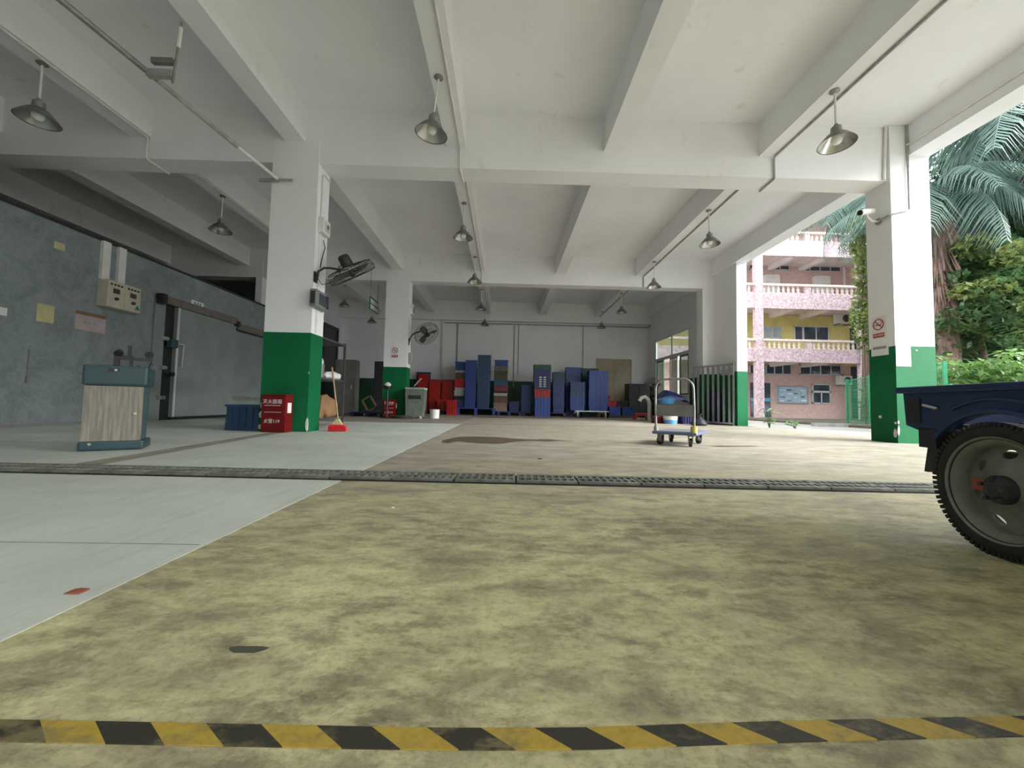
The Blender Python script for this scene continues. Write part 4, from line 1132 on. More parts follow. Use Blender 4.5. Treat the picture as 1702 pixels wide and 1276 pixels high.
stack(6.53, 6.785, 12.22, 0.0, [(NAVY, 0.30, 0.14, 6)], 'navy crate in the stack behind the steel gate', 'crates behind the gate', 0.36)

# steel gate leaning in the corner
t = thing('steel_gate', 'galvanised steel bar gate leaning against the stub wall', 'gate', (6.15, 12.58, 0), math.atan2(11.30 - 12.58, 6.74 - 6.15))
gl = math.hypot(11.30 - 12.58, 6.74 - 6.15)
H_ = 1.84
fr = MB().box(0, gl, -0.02, 0.02, H_ - 0.05, H_).box(0, gl, -0.02, 0.02, 0.04, 0.09).box(0, 0.045, -0.02, 0.02, 0, H_).box(gl - 0.045, gl, -0.02, 0.02, 0, H_)
fr.build('gate_frame', STEEL, t)
for k in range(7):
    xk = 0.045 + (gl - 0.09) * (k + 0.8) / 7.4
    MB().box(xk - 0.035, xk + 0.035, -0.012, 0.012, 0.09, H_ - 0.05).build('gate_bar', STEEL, t)
MB().box(gl - 0.40, gl - 0.04, -0.035, -0.015, H_ - 0.34, H_ - 0.16).build('lock_plate', STEEL, t)

# ================================================================== platform trolley
t = thing('platform_trolley', 'blue grey platform trolley with folding steel handle', 'trolley', (2.46, 4.95, 0), math.radians(-37))
# local -x is along the handle end (width 0.56), +y is the length
DECK = mat('blue_grey_deck', lin((96, 104, 134)), lin((80, 88, 116)), 6, 0.5)
dk = MB().rbox(-0.56, 0.0, 0.0, 0.82, 0.15, 0.19, 0.015).build('deck', DECK, t)
MB().box(-0.53, -0.03, 0.03, 0.79, 0.19, 0.194).build('deck_mat', mat('grey_rubber_mat', lin((120, 122, 130)), lin((104, 106, 114)), 10, 0.7), dk)
for (cx, cy, a) in ((-0.47, 0.12, 0.9), (-0.09, 0.10, 0.3), (-0.09, 0.68, 0.7), (-0.47, 0.68, 0.5)):
    c_ = MB().box(-0.035, 0.035, -0.03, 0.03, 0.135, 0.15).box(-0.028, -0.020, -0.03, 0.045, 0.05, 0.14).box(0.020, 0.028, -0.03, 0.045, 0.05, 0.14).build('caster_fork', DULLMET, t)
    c_.location = (cx, cy, 0); c_.rotation_euler = (0, 0, a)
    wl = MB().cyl((-0.017, 0.02, 0.055), (0.017, 0.02, 0.055), 0.055, n=18).build('wheel', RUBBER, t, smooth=True)
    wl.location = (cx, cy, 0); wl.rotation_euler = (0, 0, a)
hp = []
for k in range(9):
    a = math.pi / 2 * k / 8
    hp.append((-0.415 - 0.10 * math.sin(a) if False else -0.42 - 0.10 * math.cos(math.pi / 2 - a), 0.05, 0))
pts = [(-0.52, 0.06, 0.19), (-0.525, 0.05, 0.5), (-0.52, 0.03, 0.76)]
for k in range(1, 8):
    a = math.pi / 2 * k / 8
    pts.append((-0.52 + 0.13 * (1 - math.cos(a)), 0.03, 0.76 + 0.13 * math.sin(a)))
pts.append((-0.39, 0.03, 0.89)); pts.append((-0.17, 0.03, 0.89))
for k in range(1, 8):
    a = math.pi / 2 * k / 8
    pts.append((-0.17 + 0.13 * math.sin(a), 0.03, 0.76 + 0.13 * math.cos(a)))
pts += [(-0.04, 0.03, 0.76), (-0.035, 0.05, 0.5), (-0.04, 0.06, 0.19)]
MB().tube(pts, 0.015, 10).build('handle', DULLMET, t, smooth=True)
MB().box(-0.515, -0.045, 0.044, 0.052, 0.395, 0.55).build('handle_board', mat('grey_board', lin((120, 120, 116)), lin((106, 106, 102)), 5, 0.6), t)
MB().cyl((-0.52, 0.06, 0.19), (-0.52, 0.06, 0.25), 0.03, n=12).build('hinge', DULLMET, t)
MB().cyl((-0.04, 0.055, 0.17), (-0.04, 0.055, 0.27), 0.042, n=14).build('hinge_cover', mat('yellow_hinge_cover', lin((186, 170, 92)), None, 6, 0.5), t, label='yellow hinge cover')

# ================================================================== around the near column
def fire_box(loc, rz, w, h, d, lab):
    t = thing('fire_extinguisher_cabinet', lab, 'fire cabinet', loc, rz)
    MB().rbox(-w / 2, w / 2, 0, d, 0, h, 0.006).build('body', FIRE, t)
    dr = MB().box(-w / 2 + 0.012, w / 2 - 0.03, -0.008, 0, 0.03, h - 0.02).build('cabinet_door', FIRE, t)
    MB().box(-w / 2, w / 2, -0.01, d, h, h + 0.012).build('lid', FIRE, t)
    text_part('lettering', '灭火器箱', w * 0.20, WPRINT, t, (-0.015, -0.0095, h * 0.82), (math.radians(90), 0, 0))
    MB().box(-w * .36, w * .30, -0.0095, -0.008, h * 0.715, h * 0.728).build('printed_line', WPRINT, t)
    MB().box(-w * .36, w * .34, -0.0095, -0.008, h * 0.535, h * 0.545).build('printed_line', WPRINT, t)
    text_part('lettering', '火警119', w * 0.19, WPRINT, t, (-0.015, -0.0095, h * 0.29), (math.radians(90), 0, 0))
    MB().box(w / 2, w / 2 + 0.003, d * 0.25, d * 0.75, h * 0.52, h * 0.80).build('side_label', PAPER, t, label='white paper label')
    MB().box(w / 2 - 0.03, w / 2 - 0.012, -0.016, -0.0, h * .45, h * .55).build('latch', FIRE, t)
    return t
fire_box((-3.578, 6.10, 0.006), math.radians(-4), 0.385, 0.57, 0.19, 'red fire extinguisher cabinet with white lettering by the near column')
fire_box((-3.60, 12.24, 0.004), 0, 0.38, 0.56, 0.2, 'small red fire extinguisher cabinet by the far column')
t = crate(-4.23, 6.56, 0.006, 0.555, 0.40, 0.415, BLUEG, 'slate blue plastic crate standing beside the near column', None, 0, 0.97, 'storage_crate')

t = thing('broom', 'red bristled broom with wooden stick leaning on the steel rack', 'broom', (-2.77, 6.55, 0.006))
dv = Vector((-0.33, 0.42, 0.95))
MB().cyl((0.0, 0.0, 0.19), tuple(Vector((0.0, 0, 0.19)) + dv * 0.95), 0.013, n=10).build('stick', WOOD, t, smooth=True)
MB().prism([(-0.10, 0.10), (0.085, 0.10), (0.02, 0.20), (-0.025, 0.20)], -0.025, 0.025).build('broom_cap', PAPERY, t)
br_ = MB().prism([(-0.15, 0.0), (0.16, 0.015), (0.10, 0.11), (-0.11, 0.11)], -0.04, 0.04)
for k in range(40):
    x = -0.14 + 0.29 * k / 39
    br_.box(x - 0.002, x + 0.002, -0.046, -0.038, 0.002, 0.09)
br_.build('bristles', mat('bright_red_bristle', lin((226, 50, 56)), lin((206, 36, 44)), 30, 0.6), t)

RACKM = mat('dark_rack_steel', (0.10, 0.10, 0.10), (0.07, 0.07, 0.07), 8, 0.5, 0.4)
# steel rack behind the near column
t = thing('steel_rack', 'black steel shelf rack behind the near column', 'shelf rack', (-3.78, 7.65, 0.006))
for sx in (-0.34, 0.34):
    for sy in (-0.68, 0.68):
        MB().box(sx - 0.02, sx + 0.02, sy - 0.02, sy + 0.02, 0, 1.72).build('upright', RACKM, t)
for z in (0.14, 0.90, 1.66):
    MB().box(-0.36, 0.36, -0.70, 0.70, z, z + 0.035).build('shelf', RACKM, t)
RZ = 0.006
o = MB().lathe([(0, 0), (0.15, 0), (0.155, 0.24), (0.165, 0.25), (0.15, 0.245), (0.145, 0.01), (0, 0.01)], 24).build('cooking_pot', STEEL, smooth=True); o.location = (-3.60, 7.42, 0.941); tag(o, 'steel pot holding a white bag on the rack shelf', 'pot')
def bag(name, loc, rx, ry, rz_, m_, lab, cat='bag', seed=1):
    rnd = random.Random(seed)
    mb = MB()
    bm = bmesh.new()
    bmesh.ops.create_icosphere(bm, subdivisions=3, radius=1)
    for w in bm.verts:
        c = w.co
        k = 1 + 0.12 * math.sin(7 * c.x + seed) * math.cos(6 * c.y - seed) + rnd.uniform(-.04, .04)
        w.co = Vector((c.x * rx * k, c.y * ry * k, max(c.z * rz_ * k, -rz_ * 0.6) + rz_ * 0.6))
    bm.verts.index_update()
    mb.add([w.co.copy() for w in bm.verts], [[w.index for w in q.verts] for q in bm.faces])
    bm.free()
    o = mb.build(name, m_, smooth=True)
    o.location = loc
    return tag(o, lab, cat)
bag('plastic_bag', (-3.60, 7.42, 1.165), 0.13, 0.13, 0.12, BAGW, 'crumpled white bag stuffed in the steel pot', seed=3)
bag('plastic_bag', (-3.54, 7.95, 0.941), 0.16, 0.26, 0.10, BAGW, 'flat white plastic bag lying on the rack shelf', seed=5)
bag('paper_sack', (-3.62, 7.86, 0.18), 0.22, 0.36, 0.28, CARD, 'brown paper sack on the bottom shelf of the rack', 'sack', seed=8)
o = MB().prism([(-0.1, 0), (0.06, 0), (0.10, 0.42), (-0.02, 0.42)], -0.08, 0.08).build('cardboard_piece', CARD); o.location = (-3.44, 7.25, 0.181); tag(o, 'folded brown cardboard standing on the bottom rack shelf', 'cardboard')

# grey locker, black cabinet, pallet and frame between the columns
t = thing('metal_locker', 'tall grey metal locker beyond the steel rack', 'locker', (-5.52, 13.7, 0.004))
MB().box(-0.35, 0.33, -0.22, 0.22, 0.0, 1.92).build('body', mat('grey_locker', lin((116, 116, 112)), lin((100, 100, 96)), 4, 0.5), t)
MB().box(-0.33, 0.31, -0.235, -0.22, 0.05, 1.88).build('locker_door', MATS['grey_locker'], t)
MB().box(0.22, 0.25, -0.25, -0.235, 0.9, 1.05).build('handle', STEEL, t)
t = thing('metal_cabinet', 'tall black cabinet in the shade beside the far column', 'cabinet', (-4.75, 15.4, 0.004))
MB().box(-0.32, 0.35, -0.3, 0.3, 0, 2.05).build('body', BLACK, t)
MB().box(-0.30, 0.33, -0.315, -0.3, 0.04, 2.0).build('cabinet_door', BLACKP, t)
pallet(-5.15, -4.05, 13.1, 14.0, 0.14, NAVY, 'navy pallet with a wooden frame leaning on it')
t = thing('wooden_frame', 'pale wooden square frame tilted on the navy pallet', 'frame', (-4.62, 13.3, -0.035), 0)
Mf = Matrix.Rotation(math.radians(-32), 4, 'Y')
for k in range(4):
    q = [(-0.02, 0.04, 0.0, 0.46), (0.30, 0.36, 0.0, 0.46), (-0.02, 0.36, 0.42, 0.46), (-0.02, 0.36, 0.0, 0.04)][k]
    MB().box(q[0], q[1], -0.02, 0.02, q[2], q[3], Matrix.Translation((0, 0, 0.18)) @ Mf).build('frame_rail', WOOD, t)
# bin, bucket, stand and hose by the far column
t = thing('plastic_bin', 'grey green wheeled bin with a tilted lid by the far column', 'bin', (-2.80, 12.35, 0.0))
BIN = mat('grey_green_plastic', lin((104, 114, 106)), lin((88, 98, 90)), 5, 0.5)
MB().prism([(-0.26, 0.06), (0.26, 0.06), (0.29, 0.92), (-0.29, 0.92)], -0.24, 0.24).build('body', BIN, t)
MB().rbox(-0.30, 0.30, -0.26, 0.26, 0.90, 0.96, 0.015).build('rim', PVCG, t)
MB().box(-0.2, 0.2, -0.245, -0.235, 0.60, 0.72).build('label_plate', DARKG, t)
MB().box(-0.16, 0.18, -0.03, 0.03, 0, 0.03, Matrix.Translation((-0.14, 0.2, 0.98)) @ Matrix.Rotation(math.radians(-48), 4, 'Y') @ Matrix.Translation((0.2, 0, 0))).build('lid', PVCG, t)
for s_ in (-1, 1):
    MB().cyl((s_ * 0.2 - 0.02, -0.2, 0.05), (s_ * 0.2 + 0.02, -0.2, 0.05), 0.05, n=14).build('wheel', PVC, t)
o = MB().lathe([(0, 0), (0.14, 0), (0.155, 0.28), (0.165, 0.285), (0.15, 0.28), (0.135, 0.02), (0, 0.02)], 24).build('bucket', PVC, smooth=True); o.location = (-2.23, 12.5, 0.0); tag(o, 'white plastic bucket beside the grey green bin', 'bucket')
t = thing('wash_stand', 'black pole stand holding a white bowl before the far column', 'stand', (-3.62, 12.05, 0.004))
MB().cyl((0, 0, 0), (0, 0, 0.88), 0.03, n=10).build('pole', BLACK, t)
MB().lathe([(0, 0.0), (0.16, 0.0), (0.16, 0.03), (0, 0.04)], 16).build('foot', BLACK, t)
MB().lathe([(0, 0.88), (0.12, 0.90), (0.14, 0.97), (0.0, 0.97)], 16).build('tray', BLACK, t)
MB().lathe([(0, 0.97), (0.09, 0.98), (0.11, 1.04), (0.05, 1.09), (0, 1.10)], 16).build('bowl', PVC, t, smooth=True)
hp = []
for k in range(60):
    a = k * 0.42
    hp.append((0.35 * math.cos(a) * (0.7 + 0.3 * math.sin(k)), 0.18 * math.sin(a), 0.03 + 0.0012 * k))
o = MB().tube(hp, 0.022, 6).build('garden_hose', mat('dark_hose', lin((52, 54, 44)), None, 8, 0.5), smooth=True); o.location = (-3.05, 11.75, 0.0); tag(o, 'dark coiled hose lying at the foot of the far column', 'hose')

# ================================================================== cargo tricycle at the open side
t = thing('cargo_tricycle', 'dark blue cargo tricycle bed with a dusty steel wheel', 'vehicle', (1.80, 1.395, 0), math.radians(-8.5))
HZ = 0.243
def side_outline():
    pts = [(0.388, 0.605), (0.377, 0.458), (0.32, 0.440)]
    for k in range(13):
        a = math.radians(46 + (180 - 92) * k / 12)
        pts.append((0.275 * math.cos(a), HZ + 0.275 * math.sin(a)))
    pts += [(-0.25, 0.44), (-2.0, 0.44), (-2.0, 0.605)]
    return pts
Msd = Matrix.Rotation(math.radians(90), 4, 'Z')      # prism x -> world y, prism y -> -x
MB().prism(side_outline(), -0.03, -0.0, Msd).build('side_panel', TRUCKB, t)
MB().prism(side_outline(), -0.95, -0.92, Msd).build('side_panel', TRUCKB, t)
MB().rbox(-0.018, 0.05, -2.02, 0.41, 0.603, 0.632, 0.006).build('top_rail', TRUCKB, t)
MB().box(0.90, 0.97, -2.02, 0.41, 0.603, 0.632).build('top_rail', TRUCKB, t)
MB().box(0.03, 0.92, 0.355, 0.387, 0.45, 0.605).build('tailgate', TRUCKB, t)
MB().box(0.03, 0.92, -2.0, 0.355, 0.45, 0.47).build('bed_floor', TRUCKD, t)
MB().box(0.03, 0.92, -2.02, -1.98, 0.45, 0.62).build('head_board', TRUCKB, t)
# pressed wheel arch lip and stiffening rib
lip = []
for k in range(17):
    a = math.radians(36 + 108 * k / 16)
    lip.append((-0.004, 0.285 * math.cos(a), HZ + 0.285 * math.sin(a)))
MB().tube(lip, 0.010, 6).build('arch_lip', TRUCKB, t, smooth=True)
rb = []
for k in range(17):
    a = math.radians(62 + 56 * k / 16)
    rb.append((-0.003, 0.335 * math.cos(a), HZ - 0.005 + 0.335 * math.sin(a)))
MB().tube(rb, 0.007, 6).build('pressed_rib', TRUCKB, t, smooth=True)
MB().box(-0.004, 0.0, 0.30, 0.368, 0.47, 0.58).build('corner_plate', TRUCKD, t)
MB().tube([(-0.008, 0.215, 0.535), (-0.012, 0.275, 0.55)], 0.006, 6).build('latch_pin', STEEL, t)
MB().box(0.0, 0.08, 0.235, 0.315, 0.365, 0.45).build('bracket', TRUCKD, t)
fl = [(0.225, 0.365), (0.298, 0.365), (0.318, 0.257), (0.298, 0.257), (0.279, 0.272), (0.265, 0.255), (0.249, 0.268), (0.228, 0.262)]
MB().prism(fl, -0.10, -0.02, Msd).build('mud_flap', BLACKP, t)
MB().box(0.1, 0.85, -0.05, 0.05, HZ - 0.04, HZ + 0.04).build('axle', TRUCKD, t)
for y_ in (-1.6, -0.9, 0.12):
    MB().box(0.25, 0.32, y_ - 0.03, y_ + 0.03, 0.28, 0.46).box(0.62, 0.69, y_ - 0.03, y_ + 0.03, 0.28, 0.46).build('chassis_leg', TRUCKD, t)
MB().box(0.25, 0.32, -2.0, 0.28, 0.30, 0.36).box(0.62, 0.69, -2.0, 0.28, 0.30, 0.36).build('chassis_rail', TRUCKD, t)

def tricycle_wheel(xo, side):
    # axis along x; outer face towards -x when side = 1
    Mx = Matrix.Translation((xo, 0, HZ)) @ (Matrix.Rotation(math.radians(-90), 4, 'Y') if side > 0 else Matrix.Rotation(math.radians(90), 4, 'Y'))
    prof = [(0.182, 0.045), (0.200, 0.056), (0.222, 0.056), (0.236, 0.046), (0.241, 0.036), (0.241, -0.036), (0.236, -0.046), (0.222, -0.056), (0.2, -0.056), (0.182, -0.045)]
    wh = MB().lathe(prof + [prof[0]], 72, Mx).build('tyre', RUBBER, t, smooth=True)
    tb = MB()
    for k in range(76):
        a = 2 * math.pi * k / 76
        R = Mx @ Matrix.Rotation(a, 4, 'Z')
        for s_ in (-1, 1):
            tb.box(0.228, 0.2455, -0.0062, 0.0062, s_ * 0.034 - 0.020, s_ * 0.034 + 0.020, R)
    tb.build('tread_lug', RUBBER, wh, kind='stuff')
    rim = MB().lathe([(0.186, 0.050), (0.192, 0.054), (0.190, 0.046), (0.176, 0.040), (0.166, 0.028), (0.160, 0.004), (0.160, -0.05), (0.165, -0.05), (0.166, 0.002), (0.172, 0.024), (0.182, 0.036), (0.186, 0.050)], 56, Mx).build('rim', RIM, t, smooth=True)
    bm = bmesh.new()
    edges = []
    def loop(pts):
        vs = [bm.verts.new(q) for q in pts]
        for i in range(len(vs)):
            edges.append(bm.edges.new((vs[i], vs[(i + 1) % len(vs)])))
    loop([(0.1625 * math.cos(2 * math.pi * k / 56), 0.1625 * math.sin(2 * math.pi * k / 56), 0) for k in range(56)])
    loop([(0.05 * math.cos(2 * math.pi * k / 20), 0.05 * math.sin(2 * math.pi * k / 20), 0) for k in range(20)])
    for h in range(7):
        a0 = 2 * math.pi * h / 7 + 0.05
        c, s_ = math.cos(a0), math.sin(a0)
        pts = []
        for k in range(14):
            u, v = 0.017 * math.cos(2 * math.pi * k / 14), 0.026 * math.sin(2 * math.pi * k / 14)
            pts.append(((0.128 + u) * c - v * s_, (0.128 + u) * s_ + v * c, 0))
        loop(pts)
    res = bmesh.ops.triangle_fill(bm, edges=edges, use_beauty=True)
    faces = [f_ for f_ in bm.faces]
    ex = bmesh.ops.extrude_face_region(bm, geom=faces)
    for w in ex['geom']:
        if isinstance(w, bmesh.types.BMVert):
            w.co.z += 0.006
    for w in bm.verts:
        r_ = math.hypot(w.co.x, w.co.y)
        w.co.z += 0.055 * max(0, 1 - r_ / 0.15) - 0.014
    bm.verts.index_update()
    d_ = MB().add([w.co.copy() for w in bm.verts], [[w.index for w in f_.verts] for f_ in bm.faces], Mx)
    bm.free()
    disc = d_.build('wheel_disc', RIM, rim)
    hb = MB().lathe([(0, -0.05), (0.052, -0.05), (0.052, 0.045), (0.046, 0.058), (0.032, 0.062), (0.026, 0.072), (0.0, 0.076)], 24, Mx).build('hub', HUBM, t, smooth=True)
    for k in range(5):
        a = 2 * math.pi * k / 5
        MB().cyl(tuple(Mx @ Vector((0.043 * math.cos(a), 0.043 * math.sin(a), 0.045))), tuple(Mx @ Vector((0.043 * math.cos(a), 0.043 * math.sin(a), 0.07))), 0.008, n=6).build('wheel_nut', HUBM, hb)
    if side > 0:
        MB().box(-0.012, 0.030, 0.034, 0.074, 0.045, 0.060, Mx @ Matrix.Rotation(math.radians(0), 4, 'Z')).build('reflector', ORANGE, hb, label='orange red reflector block')
tricycle_wheel(0.045, 1)
tricycle_wheel(0.90, -1)

# ================================================================== outside: ground, kerb
gnd = struct('ground', MB().box(-70, 90, -60, 110, -0.6, -0.26).box(7.25, 90, -60, 110, -0.3, -0.05), ASPH, 'wet grey driveway outside the hall')
struct('ground.001', MB().box(-70, 7.25, -60, -9, -0.3, -0.02), ASPH, 'grey yard in front of the hall')
kerb = MB().box(0, 8.5, -0.12, 0.12, -0.05, 0.07).build('kerb', KERB); kerb.location = (10.6, 13.2, 0); kerb.rotation_euler = (0, 0, math.radians(-8)); tag(kerb, 'low grey kerb between driveway and garden bed', 'kerb')
struct('garden_bed', MB().box(11.6, 60, -20, 21.0, -0.06, 0.02), SOIL, 'dark earth bed under the trees')

# ================================================================== block of flats opposite
bd = thing('apartment_building', 'pink mosaic apartment building with balustraded balconies', 'building', (14.6, 22, -0.05))
bx = lambda x: x - 14.6
def bpart(name, m_, x0, x1, y0, y1, z0, z1, parent=bd, label=None):
    ox, oy = 14.6, 22.0
    return MB().box(x0 - ox, x1 - ox, y0 - oy, y1 - oy, z0 + 0.05, z1 + 0.05).build(name, m_, parent, label=label)
X0, X1 = 7.6, 23.6
bpart('back_wall', FACADEW, X0, X1, 24.3, 24.5, -0.05, 3.3)
bpart('back_wall', FACADEY, X0, X1, 24.3, 24.5, 3.3, 6.5, label='yellow painted wall')
bpart('back_wall', FACADEW, X0, X1, 24.3, 24.5, 6.5, 16)
bpart('side_wall', TILE, X1 - 0.2, X1, 22.2, 24.5, -0.05, 16)
bal = MB().lathe([(0.07, 0), (0.07, 0.04), (0.045, 0.07), (0.075, 0.16), (0.07, 0.22), (0.04, 0.33), (0.055, 0.36), (0.055, 0.39), (0, 0.39)], 8).mesh('baluster', CREAM, True)
for (zb_, zt_, zr) in ((3.23, 4.03, 4.56), (6.34, 7.28, 7.80), (9.46, 10.38, 10.92), (12.6, 13.4, 14.0)):
    bpart('balcony_band', TILE, X0, X1, 22.0, 22.2, zb_, zt_)
    bpart('floor_slab', FACADEC, X0, X1, 22.2, 24.3, zb_ + 0.25, zb_ + 0.45)
    bpart('handrail', CREAM, X0, X1, 21.97, 22.2, zr - 0.12, zr)
    for xb in (9.6, 12.0, 16.9, 18.9):
        bpart('cross_beam', FACADEC, xb - 0.14, xb + 0.14, 22.2, 24.3, zb_ - 0.05, zb_ + 0.3)
    if zb_ < 12:
        for xq in (11.3, 17.55):
            bpart('rail_post', TILE, xq - 0.14, xq + 0.14, 22.0, 22.2, zt_, zr - 0.1)
        n = int((23.3 - 8.2) / 0.29)
        for k in range(n):
            x = 8.3 + k * 0.29
            if min(abs(x - 14.62), abs(x - 11.3), abs(x - 17.55), abs(x - 20.75)) < 0.3 or x < 11:
                continue
            part('baluster', bal, bd, (x - 14.6, 0.1, zt_ + 0.05), (0, 0, 0), (1, 1, (zr - 0.12 - zt_) / 0.39))
for xc in (8.2, 14.62, 20.75):
    bpart('facade_column', TILE, xc - 0.21, xc + 0.21, 21.94, 22.26, -0.05, 15)
def bwin(x0, x1, z0, z1, n, glass=GLASSD, fm=ALU, y=24.3):
    fr = MB()
    ox, oy = 14.6, 22.0
    def bb(a, b, c, d):
        fr.box(a - ox, b - ox, y - 0.06 - oy, y - oy, c + .05, d + .05)
    bb(x0, x1, z0, z0 + 0.06); bb(x0, x1, z1 - 0.06, z1)
    for k in range(n + 1):
        xx = x0 + (x1 - x0 - 0.06) * k / n
        bb(xx, xx + 0.06, z0, z1)
    w = fr.build('window', fm, bd)
    for k in range(n):
        xa = x0 + (x1 - x0 - 0.06) * k / n
        xb = x0 + (x1 - x0 - 0.06) * (k + 1) / n
        MB().box(xa + 0.06 - ox, xb - ox, y - 0.03 - oy, y - 0.015 - oy, z0 + .11, z1 - .01).build('pane', glass, w)
# ground floor
bwin(15.46, 16.9 - 0.55, 2.69, 3.30, 2); bwin(16.5, 18.16, 2.69, 3.36, 3); bwin(18.68, 21.38, 2.72, 3.38, 4)
dr = bpart('door', GLASSD, 15.52, 16.77, 24.24, 24.3, 0, 2.14)
bpart('door_band', mat('blue_door_band', lin((110, 168, 204)), None, 5, 0.5), 15.50, 16.79, 24.2, 24.24, 0.98, 1.19, label='pale blue band')
bd_b = bpart('notice_board', BOARD, 17.22, 19.17, 24.22, 24.3, 0.88, 1.98, label='pale blue notice board')
for (a, b, c, d) in ((17.22, 19.17, 1.93, 1.98), (17.22, 19.17, 0.88, 0.94), (17.22, 17.27, 0.94, 1.93), (19.12, 19.17, 0.94, 1.93)):
    MB().box(a - 14.6, b - 14.6, 2.2, 2.22, c + .05, d + .05).build('board_frame', GPRINT, bd_b)
rnd = random.Random(4)
for k in range(16):
    xa = 17.35 + (k % 4) * 0.45
    za = 1.02 + (k // 4) * 0.22
    MB().box(xa - 14.6, xa + rnd.uniform(.2, .38) - 14.6, 2.205, 2.22, za + .05, za + rnd.uniform(.05, .13) + .05).build('posted_sheet', [PAPER, mat('slate_print', lin((96, 118, 136)), None, 6, 0.6), BOARD][k % 3], bd_b)
bwin(19.47, 20.64, 0.91, 1.66, 2); bwin(19.47, 20.64, 1.66, 2.15, 1)
# first floor
bwin(16.38, 17.54, 5.0, 5.78, 2, GLASSL); bwin(18.37, 18.95, 4.9, 5.84, 1); bwin(18.95, 20.62, 4.9, 5.84, 2)
bpart('door', GLASSD, 22.02, 22.85, 24.24, 24.3, 4.2, 6.35)
bpart('door', GLASSD, 22.02, 22.95, 24.24, 24.3, 0.0, 3.3)
# second floor
bwin(15.5, 16.5, 9.42, 9.82, 1); bwin(16.86, 18.15, 9.42, 9.82, 2); bwin(18.75, 21.5, 9.40, 9.80, 4)
for xa, xb in ((16.42, 17.32), (19.64, 20.58)):
    bpart('white_cabinet', PVC, xa, xb, 24.0, 24.3, 7.5, 9.04)  # small white cabinets on the second floor
bpart('down_pipe', PVC, 21.65, 21.74, 24.2, 24.3, 7.4, 10.3)
def ac_unit(x0, x1, z0, z1, lab):
    t = thing('air_conditioner', lab, 'air conditioner', ((x0 + x1) / 2, 23.9, z0))
    w, h = (x1 - x0) / 2, z1 - z0
    MB().rbox(-w, w, 0, 0.35, 0, h, 0.02).build('case', PVC, t)
    MB().ring((w * 0.25, -0.01, h / 2), (0, 1, 0), h * 0.36, 0.02, 24, 5).ring((w * 0.25, -0.01, h / 2), (0, 1, 0), h * 0.2, 0.012, 20, 5).build('fan_guard', DULLMET, t)
    MB().cyl((w * 0.25, 0.01, h / 2), (w * 0.25, -0.006, h / 2), h * 0.36, n=24).build('fan_opening', BLACKP, t)
    for s_ in (-1, 1):
        MB().box(s_ * w * .7 - 0.03, s_ * w * .7 + 0.03, 0, 0.4, -0.08, 0).build('bracket', DULLMET, t)
ac_unit(20.95, 21.75, 2.12, 2.68, 'white air conditioner by the ground floor windows of the flats')
ac_unit(20.89, 21.77, 6.0, 6.62, 'white air conditioner under the balcony of the yellow floor')

# ================================================================== green mesh fence
def fence_run(p0, p1, lab, top=1.72):
    p0, p1 = Vector(p0), Vector(p1)
    L = (p1 - p0).length
    t = thing('mesh_fence', lab, 'fence', (p0.x, p0.y, 0.0), math.atan2(p1.y - p0.y, p1.x - p0.x))
    n = max(1, round(L / 2.2))
    for k in range(n + 1):
        MB().box(L * k / n - 0.035, L * k / n + 0.035, -0.035, 0.035, -0.05, top + 0.08).build('post', GREENW, t)
    for k in range(n):
        a, b = L * k / n + 0.04, L * (k + 1) / n - 0.04
        mb = MB().box(a, b, -0.015, 0.015, top, top + 0.03).box(a, b, -0.015, 0.015, 0.08, 0.11)
        z = 0.2
        while z < top:
            mb.box(a, b, -0.004, 0.004, z - 0.004, z + 0.004); z += 0.14
        x = a + 0.07
        while x < b:
            mb.box(x - 0.003, x + 0.003, -0.004, 0.004, 0.1, top + 0.01); x += 0.08
        mb.build('mesh_panel', GREENW, t)
fence_run((14.05, 15.7, 0), (11.0, 9.5, 0), 'green welded mesh fence beside the garden bed near the flats')
fence_run((11.0, 9.4, 0), (10.4, 1.0, 0), 'green welded mesh fence running in front of the hedge', 1.15)

# ================================================================== plants
def leaves(mb, rnd, c, rad, n, size, shell=0.55, droop=0.35):
    cx, cy, cz = c
    for _ in range(n):
        while True:
            d = Vector((rnd.uniform(-1, 1), rnd.uniform(-1, 1), rnd.uniform(-1, 1)))
            if 0.05 < d.length <= 1:
                break
        d = d.normalized() * (shell + (1 - shell) * rnd.random() ** 0.6)
        pz = Vector((cx + d.x * rad[0], cy + d.y * rad[1], cz + d.z * rad[2]))
        s = size * rnd.uniform(0.6, 1.3)
        ax = Vector((rnd.uniform(-1, 1), rnd.uniform(-1, 1), rnd.uniform(-droop - .4, .3))).normalized()
        sd = ax.cross(Vector((rnd.uniform(-.6, .6), rnd.uniform(-.6, .6), 1))).normalized()
        nz = sd.cross(ax)
        a = pz - ax * s * .5
        mb.add([a, pz + sd * s * .26 + nz * s * .05, pz + ax * s * .55, pz - sd * s * .26 + nz * s * .05], [(0, 1, 2), (0, 2, 3)])

